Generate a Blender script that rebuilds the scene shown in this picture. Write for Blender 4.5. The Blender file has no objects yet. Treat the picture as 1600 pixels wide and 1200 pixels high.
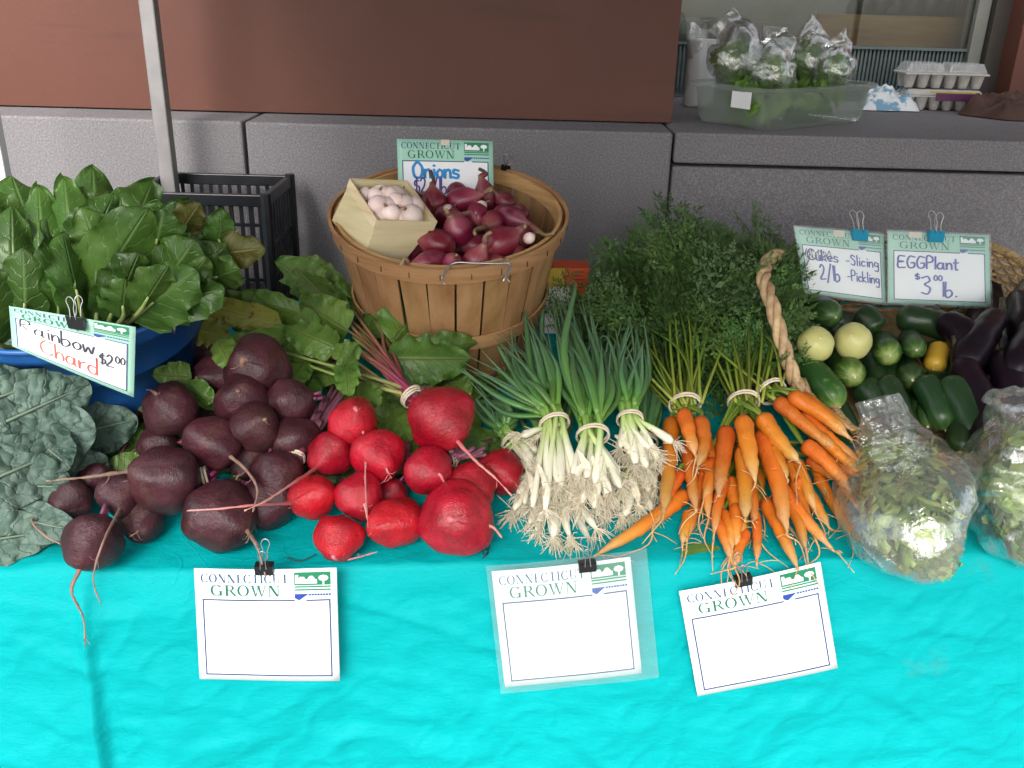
import bpy, bmesh, math, random
from mathutils import Vector, Matrix, noise
R = math.radians
rnd = random.Random(11)
sc = bpy.context.scene
COL = sc.collection

# ------------------------------------------------------------------ camera
CAM = Vector((0, 0, 1.55)); PITCH = 23.0; ROLL = 1.5; F = 1450.0      # F in pixels of a 1600 px wide picture
ROT = Matrix.Rotation(R(90 - PITCH), 3, 'X') @ Matrix.Rotation(R(ROLL), 3, 'Z')
cam = bpy.data.cameras.new('camera'); cam.sensor_width = 36; cam.lens = F / 1600 * 36
cam.clip_start = 0.02; cam.clip_end = 500
camo = bpy.data.objects.new('camera', cam); COL.objects.link(camo)
camo.matrix_world = Matrix.Translation(CAM) @ ROT.to_4x4()
sc.camera = camo

# ------------------------------------------------------------------ sky, sun, exposure
SUN_EL, SUN_AZ = 38.0, 10.0            # sun stands behind the photographer, a little to the left
w = bpy.data.worlds.new('World'); sc.world = w; w.use_nodes = True
nt = w.node_tree; nt.nodes.clear()
sky = nt.nodes.new('ShaderNodeTexSky'); sky.sky_type = 'NISHITA'; sky.sun_disc = False
sky.sun_elevation = R(SUN_EL); sky.sun_rotation = R(180 + SUN_AZ); sky.dust_density = 3.0; sky.air_density = 1.0
hs = nt.nodes.new('ShaderNodeHueSaturation'); hs.inputs['Saturation'].default_value = 0.35
bg = nt.nodes.new('ShaderNodeBackground'); bg.inputs['Strength'].default_value = 0.13
wo = nt.nodes.new('ShaderNodeOutputWorld')
nt.links.new(sky.outputs[0], hs.inputs['Color']); nt.links.new(hs.outputs[0], bg.inputs[0]); nt.links.new(bg.outputs[0], wo.inputs[0])
sl = bpy.data.lights.new('sun', 'SUN'); sl.energy = 1.5; sl.angle = R(26); sl.color = (1, 0.97, 0.93)
so = bpy.data.objects.new('sun', sl); COL.objects.link(so)
so.rotation_euler = (R(90 - SUN_EL), 0, R(-SUN_AZ)); so.location = (-1, -3, 5)
vs = sc.view_settings; vs.view_transform = 'Standard'; vs.look = 'None'; vs.gamma = 1; vs.use_curve_mapping = False
vs.exposure = 1.25
sc.render.engine = 'CYCLES'
sc.cycles.transparent_max_bounces = 24; sc.cycles.max_bounces = 8

# ------------------------------------------------------------------ pixels to places
FWD = ROT @ Vector((0, 0, -1))
def ray(px, py): return ROT @ Vector(((px - 800) / F, (600 - py) / F, -1))
def onz(px, py, z): d = ray(px, py); return CAM + d * ((z - CAM.z) / d.z)
def ony(px, py, y): d = ray(px, py); return CAM + d * (y / d.y)
def mpp(p): return (p - CAM).dot(FWD) / F                # metres per picture pixel at a place
YAW = R(4.6)
UH = Vector((math.cos(YAW), math.sin(YAW), 0)); VH = Vector((-math.sin(YAW), math.cos(YAW), 0))
T0 = onz(800, 875, 0.75)
SLOPE = 0.235
def tz(v):                                              # the display surface rises towards the wall
    x = v - 0.07
    return 0.75 + (SLOPE * 0.5 * (x + math.sqrt(x * x + 0.0008)) if v > -0.2 else 0)
def uv_of(p): q = p - T0; return q.dot(UH), q.dot(VH)
def tp(u, v, h=0): p = T0 + UH * u + VH * v; return Vector((p.x, p.y, tz(v) + h))
NRM = (Vector((0, 0, 1)) - VH * SLOPE).normalized()     # normal of the rising surface
def onc(px, py, h=0.0):                                 # on the cloth, or h above it
    d = ray(px, py); lo, hi = 0.6, 3.5
    for _ in range(40):
        m = (lo + hi) / 2; p = CAM + d * m
        if p.z - (tz(uv_of(p)[1]) + h) > 0: lo = m
        else: hi = m
    return CAM + d * lo
def onv(px, py, v):                                     # on an upright plane parallel to the table front
    d = ray(px, py); return CAM + d * ((v - (CAM - T0).dot(VH)) / d.dot(VH))

# ------------------------------------------------------------------ mesh helpers
def catmull(P, n):
    P = [Vector(p) for p in P]
    if len(P) == 2: return [P[0].lerp(P[1], i / n) for i in range(n + 1)]
    Q = [P[0] * 2 - P[1]] + P + [P[-1] * 2 - P[-2]]
    out = []
    for i in range(n + 1):
        x = i / n * (len(P) - 1); k = min(int(x), len(P) - 2); t = x - k
        a, b, c, d = Q[k:k + 4]
        out.append(0.5 * ((2 * b) + (c - a) * t + (2 * a - 5 * b + 4 * c - d) * t * t + (3 * b - a - 3 * c + d) * t ** 3))
    return out
class G:
    def __init__(s): s.V = []; s.Fc = []; s.UV = []
    def add(s, p, uv=(0, 0)): s.V.append(Vector(p)); s.UV.append(uv); return len(s.V) - 1
    def face(s, *f): s.Fc.append(tuple(f))
    def tube(s, pts, rad, n=8, v0=0.0, v1=1.0, flat=1.0, wob=0.0, wf=30.0, cap=True, up=None):
        pts = [Vector(p) for p in pts]; N = len(pts); f = rad if callable(rad) else None
        t0 = (pts[1] - pts[0]).normalized()
        a = Vector(up) if up else (Vector((0, 0, 1)) if abs(t0.z) < 0.9 else Vector((1, 0, 0)))
        b = (a - t0 * a.dot(t0)).normalized(); rows = []
        for i, p in enumerate(pts):
            t = (pts[min(i + 1, N - 1)] - pts[max(i - 1, 0)]).normalized()
            b = (b - t * b.dot(t)).normalized(); c = t.cross(b)
            x = i / (N - 1); r = f(x) if f else (rad[i] if isinstance(rad, (list, tuple)) else rad)
            row = []
            for k in range(n):
                g = 2 * math.pi * k / n; dr = b * (math.cos(g) * flat) + c * math.sin(g); q = p + dr * r
                if wob: q += dr * (noise.noise(q * wf) * wob)
                row.append(s.add(q, (k / n, v0 + (v1 - v0) * x)))
            rows.append(row)
        for i in range(N - 1):
            for k in range(n): s.face(rows[i][k], rows[i][(k + 1) % n], rows[i + 1][(k + 1) % n], rows[i + 1][k])
        if cap:
            a = s.add(pts[0], (0, v0)); e = s.add(pts[-1], (0, v1))
            for k in range(n): s.face(a, rows[0][(k + 1) % n], rows[0][k]); s.face(e, rows[-1][k], rows[-1][(k + 1) % n])
        return s
    def ring(s, pts, r, n=6, flat=1.0, up=None):           # closed loop tube
        pts = [Vector(p) for p in pts]; N = len(pts); rows = []
        for i, p in enumerate(pts):
            t = (pts[(i + 1) % N] - pts[i - 1]).normalized(); a = Vector(up) if up else Vector((0.1, 0.2, 1))
            b = (a - t * a.dot(t)).normalized(); c = t.cross(b)
            rows.append([s.add(p + (b * math.cos(2 * math.pi * k / n) * flat + c * math.sin(2 * math.pi * k / n)) * r, (k / n, i / N)) for k in range(n)])
        for i in range(N):
            for k in range(n): s.face(rows[i][k], rows[i][(k + 1) % n], rows[(i + 1) % N][(k + 1) % n], rows[(i + 1) % N][k])
        return s
    def grid(s, fn, nu, nv, uvf=None):
        rows = [[s.add(fn(i / nu, j / nv), uvf(i / nu, j / nv) if uvf else (j / nv, i / nu)) for j in range(nv + 1)] for i in range(nu + 1)]
        for i in range(nu):
            for j in range(nv): s.face(rows[i][j], rows[i][j + 1], rows[i + 1][j + 1], rows[i + 1][j])
        return s
    def poly(s, P): s.face(*[s.add(p) for p in P]); return s
    def hexa(s, c):                                        # eight corners: bottom 0-3, top 4-7
        i = [s.add(p) for p in c]
        for f in ((3, 2, 1, 0), (4, 5, 6, 7), (0, 1, 5, 4), (1, 2, 6, 5), (2, 3, 7, 6), (3, 0, 4, 7)): s.face(*[i[k] for k in f])
        return s
    def box(s, a, b, M=None):
        (x0, y0, z0), (x1, y1, z1) = a, b
        c = [Vector(q) for q in ((x0, y0, z0), (x1, y0, z0), (x1, y1, z0), (x0, y1, z0), (x0, y0, z1), (x1, y0, z1), (x1, y1, z1), (x0, y1, z1))]
        return s.hexa([M @ q for q in c] if M else c)
    def blob(s, M, nu=14, nv=20, amp=0.0, fr=2.0, prof=None, seed=0):   # noisy ball; M places a unit ball, poles along z
        o = Vector((seed * 7.3, seed * 3.1, seed * 1.7)); rows = []
        for i in range(nu + 1):
            th = math.pi * i / nu; row = []
            for k in range(nv):
                g = 2 * math.pi * k / nv; rr = math.sin(th); z = math.cos(th)
                q = Vector((rr * math.cos(g), rr * math.sin(g), z))
                if prof: q = prof(q, g)
                if amp: q = q * (1 + amp * noise.noise(q * fr + o))
                row.append(s.add(M @ q, (k / nv, i / nu)))
            rows.append(row)
        for i in range(nu):
            for k in range(nv): s.face(rows[i][k], rows[i + 1][k], rows[i + 1][(k + 1) % nv], rows[i][(k + 1) % nv])
        return s
    def build(s, name, mat, parent=None, smooth=True, bevel=0.0, solid=0.0):
        me = bpy.data.meshes.new(name); me.from_pydata([tuple(v) for v in s.V], [], s.Fc)
        ul = me.uv_layers.new(name='UVMap')
        flat = []
        for l in me.loops: flat += s.UV[l.vertex_index]
        ul.data.foreach_set('uv', flat)
        if smooth: me.polygons.foreach_set('use_smooth', [True] * len(me.polygons))
        me.materials.append(M[mat] if isinstance(mat, str) else mat); me.update()
        o = bpy.data.objects.new(name, me); COL.objects.link(o); own(o, parent)
        if solid: m = o.modifiers.new('thickness', 'SOLIDIFY'); m.thickness = solid
        if bevel: m = o.modifiers.new('bevel', 'BEVEL'); m.width = bevel; m.segments = 2
        return o
def own(o, parent):
    if parent is not None:
        o.parent = parent
        o.matrix_parent_inverse = Matrix.Translation(parent.location).inverted() if parent.type == 'EMPTY' else Matrix.Identity(4)
def tag(o, label, cat, group=None, kind=None):
    if label: o['label'] = label
    if cat: o['category'] = cat
    if group: o['group'] = group
    if kind: o['kind'] = kind
    return o
def thing(name, label, cat, loc, group=None):
    o = bpy.data.objects.new(name, None); COL.objects.link(o); o.location = loc; o.empty_display_size = 0.05
    return tag(o, label, cat, group)
def inst(src, Mx, parent):                                # a copy of a piece, sharing its mesh, placed by matrix
    o = src.copy(); COL.objects.link(o); o.parent = None; own(o, parent); o.matrix_basis = Mx; return o

# ------------------------------------------------------------------ materials
M = {}
class NT:
    def __init__(s, name):
        s.m = bpy.data.materials.new(name); s.m.use_nodes = True; s.t = s.m.node_tree
        s.b = s.t.nodes['Principled BSDF']; s.out = s.t.nodes['Material Output']; M[name] = s.m
    def n(s, typ, **k):
        x = s.t.nodes.new('ShaderNode' + typ)
        for a, b in k.items():
            if a in x.inputs: x.inputs[a].default_value = b
            else: setattr(x, a, b)
        return x
    def l(s, a, b): s.t.links.new(a, b)
    def coord(s, kind='Object'): return s.n('TexCoord').outputs[kind]
    def noise(s, scale, detail=4, co=None, rough=0.55, stretch=None):
        x = s.n('TexNoise'); x.inputs['Scale'].default_value = scale; x.inputs['Detail'].default_value = detail; x.inputs['Roughness'].default_value = rough
        co = co or s.coord()
        if stretch: mp = s.n('Mapping'); mp.inputs['Scale'].default_value = stretch; s.l(co, mp.inputs[0]); co = mp.outputs[0]
        s.l(co, x.inputs['Vector']); return x.outputs['Fac']
    def ramp(s, fac, stops, interp='LINEAR'):
        x = s.n('ValToRGB'); e = x.color_ramp.elements; x.color_ramp.interpolation = interp
        while len(e) < len(stops): e.new(0.5)
        for el, (p, c) in zip(e, stops): el.position = p; el.color = (*c, 1) if not isinstance(c, (int, float)) else (c, c, c, 1)
        s.l(fac, x.inputs[0]); return x.outputs[0]
    def mix(s, a, b, fac, mode='MIX'):
        x = s.n('Mix', data_type='RGBA', blend_type=mode)
        for v, i in ((fac, 0), (a, 6), (b, 7)):
            if hasattr(v, 'node'): s.l(v, x.inputs[i])
            else: x.inputs[i].default_value = v if isinstance(v, float) else (*v, 1)
        return x.outputs[2]
    def math(s, op, a, b=None):
        x = s.n('Math', operation=op)
        for i, v in ((0, a), (1, b)):
            if v is None: continue
            if hasattr(v, 'node'): s.l(v, x.inputs[i])
            else: x.inputs[i].default_value = v
        return x.outputs[0]
    def vary(s, col, amt=0.25, hue=0.010):                          # each object a little lighter or darker
        r = s.n('ObjectInfo').outputs['Random']; h = s.n('HueSaturation')
        s.l(s.math('ADD', s.math('MULTIPLY', r, amt * 2), 1 - amt), h.inputs['Value']); s.l(col, h.inputs['Color'])
        r2 = s.math('FRACT', s.math('MULTIPLY', r, 17.31)); s.l(s.math('ADD', s.math('MULTIPLY', r2, hue * 2), 0.5 - hue), h.inputs['Hue'])
        return h.outputs[0]
    def bump(s, h, dist=0.002, strength=0.6):
        x = s.n('Bump'); x.inputs['Distance'].default_value = dist; x.inputs['Strength'].default_value = strength
        s.l(h, x.inputs['Height']); s.l(x.outputs[0], s.b.inputs['Normal']); return x.outputs[0]
    def fin(s, col, rough=0.5, spec=0.5, **k):
        if hasattr(col, 'node'): s.l(col, s.b.inputs['Base Color'])
        else: s.b.inputs['Base Color'].default_value = (*col, 1)
        if hasattr(rough, 'node'): s.l(rough, s.b.inputs['Roughness'])
        else: s.b.inputs['Roughness'].default_value = rough
        s.b.inputs['Specular IOR Level'].default_value = spec
        for a, b in k.items(): s.b.inputs[a.replace('_', ' ')].default_value = b
        return s
    def translucent(s, col, fac):
        t = s.n('BsdfTranslucent'); x = s.n('MixShader'); x.inputs[0].default_value = fac
        if hasattr(col, 'node'): s.l(col, t.inputs[0])
        else: t.inputs[0].default_value = (*col, 1)
        s.l(s.b.outputs[0], x.inputs[1]); s.l(t.outputs[0], x.inputs[2]); s.l(x.outputs[0], s.out.inputs[0])
def simple(name, c1, c2=None, scale=20, rough=0.5, spec=0.5, bump=0, bscale=None, vary=0.0, stretch=None, detail=4, lo=0.35, hi=0.65, **k):
    t = NT(name); c2 = c2 or c1
    f = t.noise(scale, detail, stretch=stretch); col = t.ramp(f, [(lo, c1), (hi, c2)])
    if vary: col = t.vary(col, vary)
    if bump: t.bump(t.noise(bscale or scale * 3, 5, stretch=stretch), bump)
    t.fin(col, rough, spec, **k); return t
def along(name, stops, rough=0.4, spec=0.5, nscale=60, namt=0.12, dirt=None, stripes=None, rings=0, vary=0.1, bump=0.0, bscale=150, stretch=None, trans=0, **k):
    t = NT(name); uv = t.coord('UV'); sx = t.n('SeparateXYZ'); t.l(uv, sx.inputs[0])
    f = t.math('ADD', sx.outputs[1], t.math('MULTIPLY', t.math('SUBTRACT', t.noise(nscale, 3), 0.5), namt))
    col = t.ramp(f, stops)
    if dirt: col = t.mix(col, dirt[0], t.ramp(t.noise(dirt[1], 5), [(dirt[2], 0.0), (dirt[2] + 0.18, dirt[3])]))
    if stripes:
        sn = t.noise(stripes[1], 3, co=uv, stretch=(1, 0.10, 1)); col = t.mix(col, stripes[0], t.math('MULTIPLY', t.ramp(sn, [(0.50, 0.0), (0.62, 1.0)]), t.ramp(sx.outputs[1], [(0.0, 0.9), (stripes[2], 0.0)])))
    if vary: col = t.vary(col, vary)
    hh = t.noise(bscale, 4, stretch=stretch)
    if rings: hh = t.math('ADD', t.math('MULTIPLY', hh, 0.5), t.math('MULTIPLY', t.ramp(t.noise(rings, 2, co=uv, stretch=(0.06, 1, 1)), [(0.60, 1.0), (0.68, 0.0)]), 0.6))
    if bump: t.bump(hh, bump)
    t.fin(col, rough, spec, **k)
    if trans: t.translucent(col, trans)
    return t
def leafmat(name, c1, c2, vein, nside=8, slant=4.0, rough=0.4, trans=0.25, bump=0.0015, blister=0, spots=None, vary=0.25, veinw=0.035, spec=0.4, cells=60):
    t = NT(name); uv = t.coord('UV'); sx = t.n('SeparateXYZ'); t.l(uv, sx.inputs[0]); u, v = sx.outputs[0], sx.outputs[1]
    au = t.math('ABSOLUTE', t.math('SUBTRACT', u, 0.5))
    mid = t.ramp(au, [(0.0, 1.0), (veinw, 0.0)])
    wob = t.math('MULTIPLY', t.noise(9, 2, co=uv), 0.9)
    sv = t.math('PINGPONG', t.math('ADD', t.math('SUBTRACT', t.math('MULTIPLY', v, float(nside)), t.math('MULTIPLY', au, slant)), wob), 0.5)
    side = t.ramp(sv, [(0.0, 0.42), (0.10, 0.0)])
    vm = t.math('MAXIMUM', mid, side)
    base = t.ramp(t.noise(14, 5), [(0.3, c1), (0.7, c2)])
    if spots: base = t.mix(base, spots[0], t.ramp(t.noise(spots[1], 4), [(spots[2], 0.0), (spots[2] + 0.06, 0.9)]))
    base = t.vary(base, vary)
    col = t.mix(base, vein, t.math('MULTIPLY', vm, 0.75))
    vo = t.n('TexVoronoi'); vo.inputs['Scale'].default_value = cells; t.l(t.coord(), vo.inputs['Vector'])
    hgt = t.math('ADD', t.math('MULTIPLY', vm, -0.8), t.math('MULTIPLY', t.math('SUBTRACT', 0.6, vo.outputs['Distance']), 0.8 + blister))
    t.bump(hgt, bump, 0.7)
    t.fin(col, rough, spec); t.translucent(col, trans)

def cloth_mat():
    t = NT('cloth'); n1 = t.noise(3, 6, rough=0.6); co = t.coord()
    col = t.ramp(n1, [(0.3, (0.000, 0.345, 0.360)), (0.7, (0.000, 0.395, 0.410))])
    st = t.noise(5, 6, rough=0.7); col = t.mix(col, (0.05, 0.25, 0.24), t.ramp(st, [(0.64, 0.0), (0.72, 0.45)]))
    cr = t.n('TexVoronoi', feature='DISTANCE_TO_EDGE'); cr.inputs['Scale'].default_value = 9
    wp = t.n('VectorMath', operation='ADD'); nz = t.n('TexNoise'); nz.inputs['Scale'].default_value = 4; t.l(co, nz.inputs['Vector'])
    t.l(co, wp.inputs[0]); t.l(nz.outputs['Color'], wp.inputs[1]); t.l(wp.outputs[0], cr.inputs['Vector'])
    h = t.math('ADD', t.math('MULTIPLY', t.ramp(cr.outputs['Distance'], [(0.0, 1.0), (0.06, 0.0)]), t.math('MULTIPLY', t.ramp(t.noise(6, 3), [(0.5, 0.0), (0.7, 1.0)]), 0.14)), t.math('MULTIPLY', t.noise(20, 7, rough=0.6, stretch=(0.7, 1, 1.6)), 1.0))
    h = t.math('ADD', h, t.math('MULTIPLY', t.noise(700, 2), 0.06))
    t.bump(h, 0.006, 0.8); t.fin(col, 0.6, 0.12); t.translucent(col, 0.10)
cloth_mat()
def granite(name, a, b, c):
    t = NT(name); col = t.ramp(t.noise(230, 4, rough=0.8), [(0.32, a), (0.5, b), (0.68, c)])
    col = t.mix(col, (0.05, 0.045, 0.05), t.ramp(t.noise(420, 2), [(0.62, 0.0), (0.7, 0.55)]))
    col = t.mix(col, tuple(x * 0.62 for x in b), t.ramp(t.noise(2.2, 6, stretch=(1, 1, 0.35)), [(0.45, 0.0), (0.8, 0.6)]))
    t.bump(t.noise(250, 4), 0.0012, 0.6); t.fin(col, 0.8, 0.3)
granite('granite', (0.12, 0.114, 0.120), (0.20, 0.190, 0.198), (0.32, 0.305, 0.315))
def brown():
    t = NT('brown_paint'); a = t.noise(1.6, 6, rough=0.6); col = t.ramp(a, [(0.3, (0.096, 0.033, 0.021)), (0.7, (0.120, 0.043, 0.028))])
    col = t.mix(col, (0.17, 0.088, 0.072), t.ramp(t.noise(3.5, 6, stretch=(1, 1, 0.5)), [(0.55, 0.0), (0.85, 0.3)]))
    col = t.mix(col, (0.06, 0.022, 0.016), t.ramp(t.noise(9, 5, stretch=(0.3, 0.3, 2.5)), [(0.6, 0.0), (0.85, 0.5)]))
    col = t.mix(col, (0.22, 0.15, 0.13), t.ramp(t.noise(60, 3), [(0.74, 0.0), (0.80, 0.4)]))
    t.bump(t.noise(70, 4), 0.0006); t.fin(col, 0.5, 0.35)
brown()
simple('pavement', (0.16, 0.155, 0.15), (0.24, 0.235, 0.23), 30, 0.9, bump=0.003)
simple('mortar', (0.03, 0.03, 0.032), rough=0.95)
simple('pole_metal', (0.23, 0.22, 0.22), (0.29, 0.28, 0.28), 12, 0.45, Metallic=0.35)
simple('white_metal', (0.75, 0.76, 0.76), rough=0.4)
simple('canopy', (0.55, 0.55, 0.56), (0.6, 0.6, 0.6), 3, 0.8)
simple('black_plastic', (0.006, 0.007, 0.009), (0.012, 0.013, 0.016), 30, 0.35, bump=0.0005)
simple('blue_plastic', (0.008, 0.07, 0.26), (0.015, 0.10, 0.33), 9, 0.38, bump=0.0008, bscale=40)
simple('table_plastic', (0.5, 0.5, 0.48), rough=0.6)
leafmat('chard_leaf', (0.030, 0.082, 0.012), (0.078, 0.165, 0.028), (0.15, 0.24, 0.07), 7, 3.2, 0.34, 0.25, 0.003, cells=42)
leafmat('chard_old', (0.10, 0.11, 0.02), (0.15, 0.14, 0.03), (0.34, 0.30, 0.12), 7, 3.2, 0.45, 0.25, 0.003)
leafmat('beet_leaf', (0.060, 0.145, 0.022), (0.145, 0.265, 0.042), (0.20, 0.20, 0.07), 8, 3.5, 0.4, 0.28, 0.003, spots=((0.10, 0.045, 0.012), 55, 0.67))
leafmat('beet_leaf_yellow', (0.16, 0.20, 0.03), (0.27, 0.29, 0.045), (0.33, 0.30, 0.12), 8, 3.5, 0.45, 0.28, 0.003, spots=((0.12, 0.03, 0.012), 60, 0.60))
leafmat('kale_leaf', (0.060, 0.108, 0.082), (0.125, 0.185, 0.150), (0.13, 0.20, 0.155), 9, 3.0, 0.55, 0.15, 0.006, 1.6, spots=((0.025, 0.04, 0.03), 40, 0.70), spec=0.35, cells=48)
simple('kale_rib', (0.12, 0.17, 0.12), (0.17, 0.22, 0.155), 30, 0.5)
simple('chard_stem', (0.20, 0.29, 0.08), (0.32, 0.36, 0.13), 30, 0.4)
def beet(name, c1, c2, c3, rough, dust, damt):
    t = NT(name); col = t.ramp(t.noise(26, 6, rough=0.6), [(0.3, c1), (0.55, c2), (0.75, c3)])
    col = t.vary(col, 0.2, 0.002)
    uv = t.coord('UV'); sx = t.n('SeparateXYZ'); t.l(uv, sx.inputs[0])
    rg = t.noise(40, 3, co=uv, stretch=(0.4, 3, 1))
    col = t.mix(col, dust, t.ramp(t.noise(17, 6, rough=0.7), [(0.50, 0.0), (0.78, damt)]))
    ends = t.ramp(sx.outputs[1], [(0.0, 0.85), (0.20, 0.0), (0.90, 0.0), (1.0, 0.5)])
    col = t.mix(col, dust, t.math('MULTIPLY', ends, t.ramp(t.noise(50, 4), [(0.3, 0.2), (0.6, 1.0)])))
    col = t.mix(col, (0.05, 0.018, 0.02), t.ramp(t.noise(120, 3), [(0.69, 0.0), (0.74, 0.55)]))
    t.bump(t.math('ADD', t.math('MULTIPLY', rg, 0.6), t.noise(90, 5)), 0.0030, 0.7)
    t.fin(col, t.ramp(t.noise(35, 4), [(0.3, rough - 0.10), (0.7, rough + 0.12)]), 0.45)
beet('dark_beet', (0.024, 0.006, 0.010), (0.054, 0.011, 0.018), (0.085, 0.020, 0.024), 0.40, (0.105, 0.050, 0.036), 0.62)
beet('red_beet', (0.22, 0.003, 0.010), (0.40, 0.005, 0.018), (0.50, 0.014, 0.030), 0.29, (0.24, 0.035, 0.032), 0.5)
along('tan_root', [(0, (0.17, 0.08, 0.06)), (1, (0.34, 0.22, 0.17))], 0.6, dirt=((0.10, 0.05, 0.04), 80, 0.5, 0.6))
along('pink_root', [(0, (0.50, 0.03, 0.07)), (0.35, (0.60, 0.17, 0.19)), (1, (0.55, 0.28, 0.24))], 0.5, dirt=((0.40, 0.16, 0.12), 80, 0.55, 0.5))
simple('dark_root', (0.03, 0.02, 0.03), rough=0.7)
along('beet_stem', [(0, (0.26, 0.014, 0.085)), (0.45, (0.25, 0.035, 0.075)), (0.8, (0.25, 0.15, 0.06)), (1, (0.17, 0.22, 0.05))], 0.4, namt=0.3, vary=0.3)
along('dry_stem', [(0, (0.22, 0.03, 0.09)), (1, (0.16, 0.06, 0.085))], 0.55, namt=0.3, vary=0.35)
along('pale_stem', [(0, (0.28, 0.16, 0.10)), (0.5, (0.30, 0.31, 0.10)), (1, (0.20, 0.28, 0.07))], 0.45, vary=0.3)
simple('band', (0.58, 0.48, 0.34), (0.72, 0.62, 0.48), 60, 0.6)
along('scallion_stalk', [(0, (0.70, 0.66, 0.52)), (0.22, (0.76, 0.75, 0.58)), (0.48, (0.52, 0.62, 0.26)), (0.75, (0.26, 0.43, 0.09)), (1, (0.14, 0.30, 0.05))], 0.38, dirt=((0.52, 0.42, 0.26), 70, 0.60, 0.55), vary=0.12)
along('scallion_leaf', [(0, (0.15, 0.31, 0.05)), (0.16, (0.095, 0.23, 0.045)), (0.4, (0.085, 0.20, 0.070)), (0.8, (0.115, 0.23, 0.125)), (1, (0.16, 0.23, 0.10))], 0.34, namt=0.15, vary=0.3, trans=0.12)
simple('rootlets', (0.58, 0.50, 0.35), (0.76, 0.70, 0.55), 90, 0.8, vary=0.15)
t = along('carrot', [(0, (0.46, 0.085, 0.008)), (0.15, (0.58, 0.130, 0.009)), (0.55, (0.60, 0.175, 0.016)), (0.75, (0.56, 0.24, 0.045)), (1, (0.52, 0.34, 0.17))], 0.42, namt=0.25, dirt=((0.36, 0.12, 0.02), 130, 0.60, 0.65), vary=0.16, bump=0.0022, bscale=120, rings=55)
along('carrot_tail', [(0, (0.58, 0.29, 0.08)), (1, (0.52, 0.36, 0.20))], 0.6)
along('carrot_stem', [(0, (0.25, 0.27, 0.04)), (0.3, (0.135, 0.205, 0.022)), (1, (0.08, 0.15, 0.025))], 0.4, vary=0.35)
simple('frond', (0.045, 0.115, 0.026), (0.110, 0.205, 0.050), 12, 0.5, vary=0.5).translucent((0.09, 0.19, 0.035), 0.25)
def wood(name, a, b, c, sc_=30, st=(1, 1, 0.06), rough=0.55):
    t = NT(name); g = t.noise(sc_, 5, stretch=st, rough=0.6); col = t.ramp(g, [(0.3, a), (0.5, b), (0.72, c)])
    col = t.vary(col, 0.15); t.bump(g, 0.001, 0.5); t.fin(col, rough, 0.3)
wood('stave', (0.25, 0.125, 0.050), (0.34, 0.185, 0.080), (0.41, 0.24, 0.115))
wood('hoop', (0.32, 0.17, 0.070), (0.43, 0.24, 0.105), (0.49, 0.30, 0.145), 25, (0.3, 0.3, 4))
wood('veneer', (0.56, 0.45, 0.24), (0.66, 0.56, 0.33), (0.72, 0.63, 0.41), 18, (0.3, 0.3, 3))
wood('wicker', (0.26, 0.16, 0.075), (0.40, 0.27, 0.13), (0.52, 0.37, 0.20), 60, (1, 1, 1))
wood('handle_wicker', (0.34, 0.20, 0.10), (0.52, 0.34, 0.19), (0.62, 0.45, 0.28), 60, (1, 1, 1))
simple('wire', (0.45, 0.45, 0.45), rough=0.35, Metallic=0.9)
def onionmat(name, st, rough, dirt):
    t = NT(name); uv = t.coord('UV'); sx = t.n('SeparateXYZ'); t.l(uv, sx.inputs[0])
    ln = t.noise(30, 4, co=uv, stretch=(1.3, 0.06, 1)); f = t.math('ADD', sx.outputs[1], t.math('MULTIPLY', t.math('SUBTRACT', ln, 0.5), 0.35))
    col = t.vary(t.ramp(f, st), 0.28); col = t.mix(col, dirt, t.ramp(t.noise(28, 5), [(0.58, 0.0), (0.75, 0.7)])); t.bump(ln, 0.0012); t.fin(col, rough, 0.5)
onionmat('red_onion', [(0, (0.30, 0.08, 0.09)), (0.15, (0.150, 0.010, 0.026)), (0.55, (0.135, 0.008, 0.026)), (0.8, (0.25, 0.05, 0.07)), (1, (0.20, 0.10, 0.07))], 0.28, (0.34, 0.12, 0.15))
onionmat('pale_onion', [(0, (0.55, 0.42, 0.34)), (0.2, (0.74, 0.60, 0.56)), (0.8, (0.70, 0.52, 0.47)), (1, (0.50, 0.36, 0.26))], 0.35, (0.78, 0.70, 0.66))
along('onion_neck', [(0, (0.22, 0.03, 0.045)), (0.25, (0.17, 0.09, 0.05)), (1, (0.30, 0.22, 0.10))], 0.6, namt=0.4)
along('dark_neck', [(0, (0.20, 0.02, 0.04)), (0.4, (0.09, 0.03, 0.03)), (1, (0.05, 0.03, 0.025))], 0.6, namt=0.4)
along('cucumber', [(0, (0.11, 0.18, 0.045)), (0.04, (0.028, 0.075, 0.016)), (0.3, (0.011, 0.038, 0.009)), (0.8, (0.009, 0.030, 0.009)), (1, (0.02, 0.055, 0.015))], 0.36, stripes=((0.10, 0.17, 0.05), 16, 0.35), namt=0.05, dirt=((0.09, 0.16, 0.04), 90, 0.62, 0.5), vary=0.35, bump=0.002, bscale=45)
along('pickler', [(0, (0.30, 0.38, 0.11)), (0.05, (0.11, 0.20, 0.035)), (0.14, (0.035, 0.10, 0.013)), (0.4, (0.018, 0.060, 0.010)), (1, (0.014, 0.045, 0.010))], 0.34, stripes=((0.30, 0.38, 0.12), 16, 0.30), namt=0.22, dirt=((0.24, 0.34, 0.09), 70, 0.60, 0.5), vary=0.2, bump=0.002, bscale=60, nscale=45)
along('lemon_cucumber', [(0, (0.48, 0.44, 0.14)), (0.2, (0.57, 0.55, 0.22)), (0.8, (0.55, 0.53, 0.19)), (1, (0.42, 0.42, 0.12))], 0.36, namt=0.2, dirt=((0.58, 0.45, 0.14), 40, 0.6, 0.6), vary=0.05, bump=0.001)
simple('yellow_squash', (0.62, 0.36, 0.03), (0.68, 0.44, 0.06), 20, 0.35)
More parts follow.
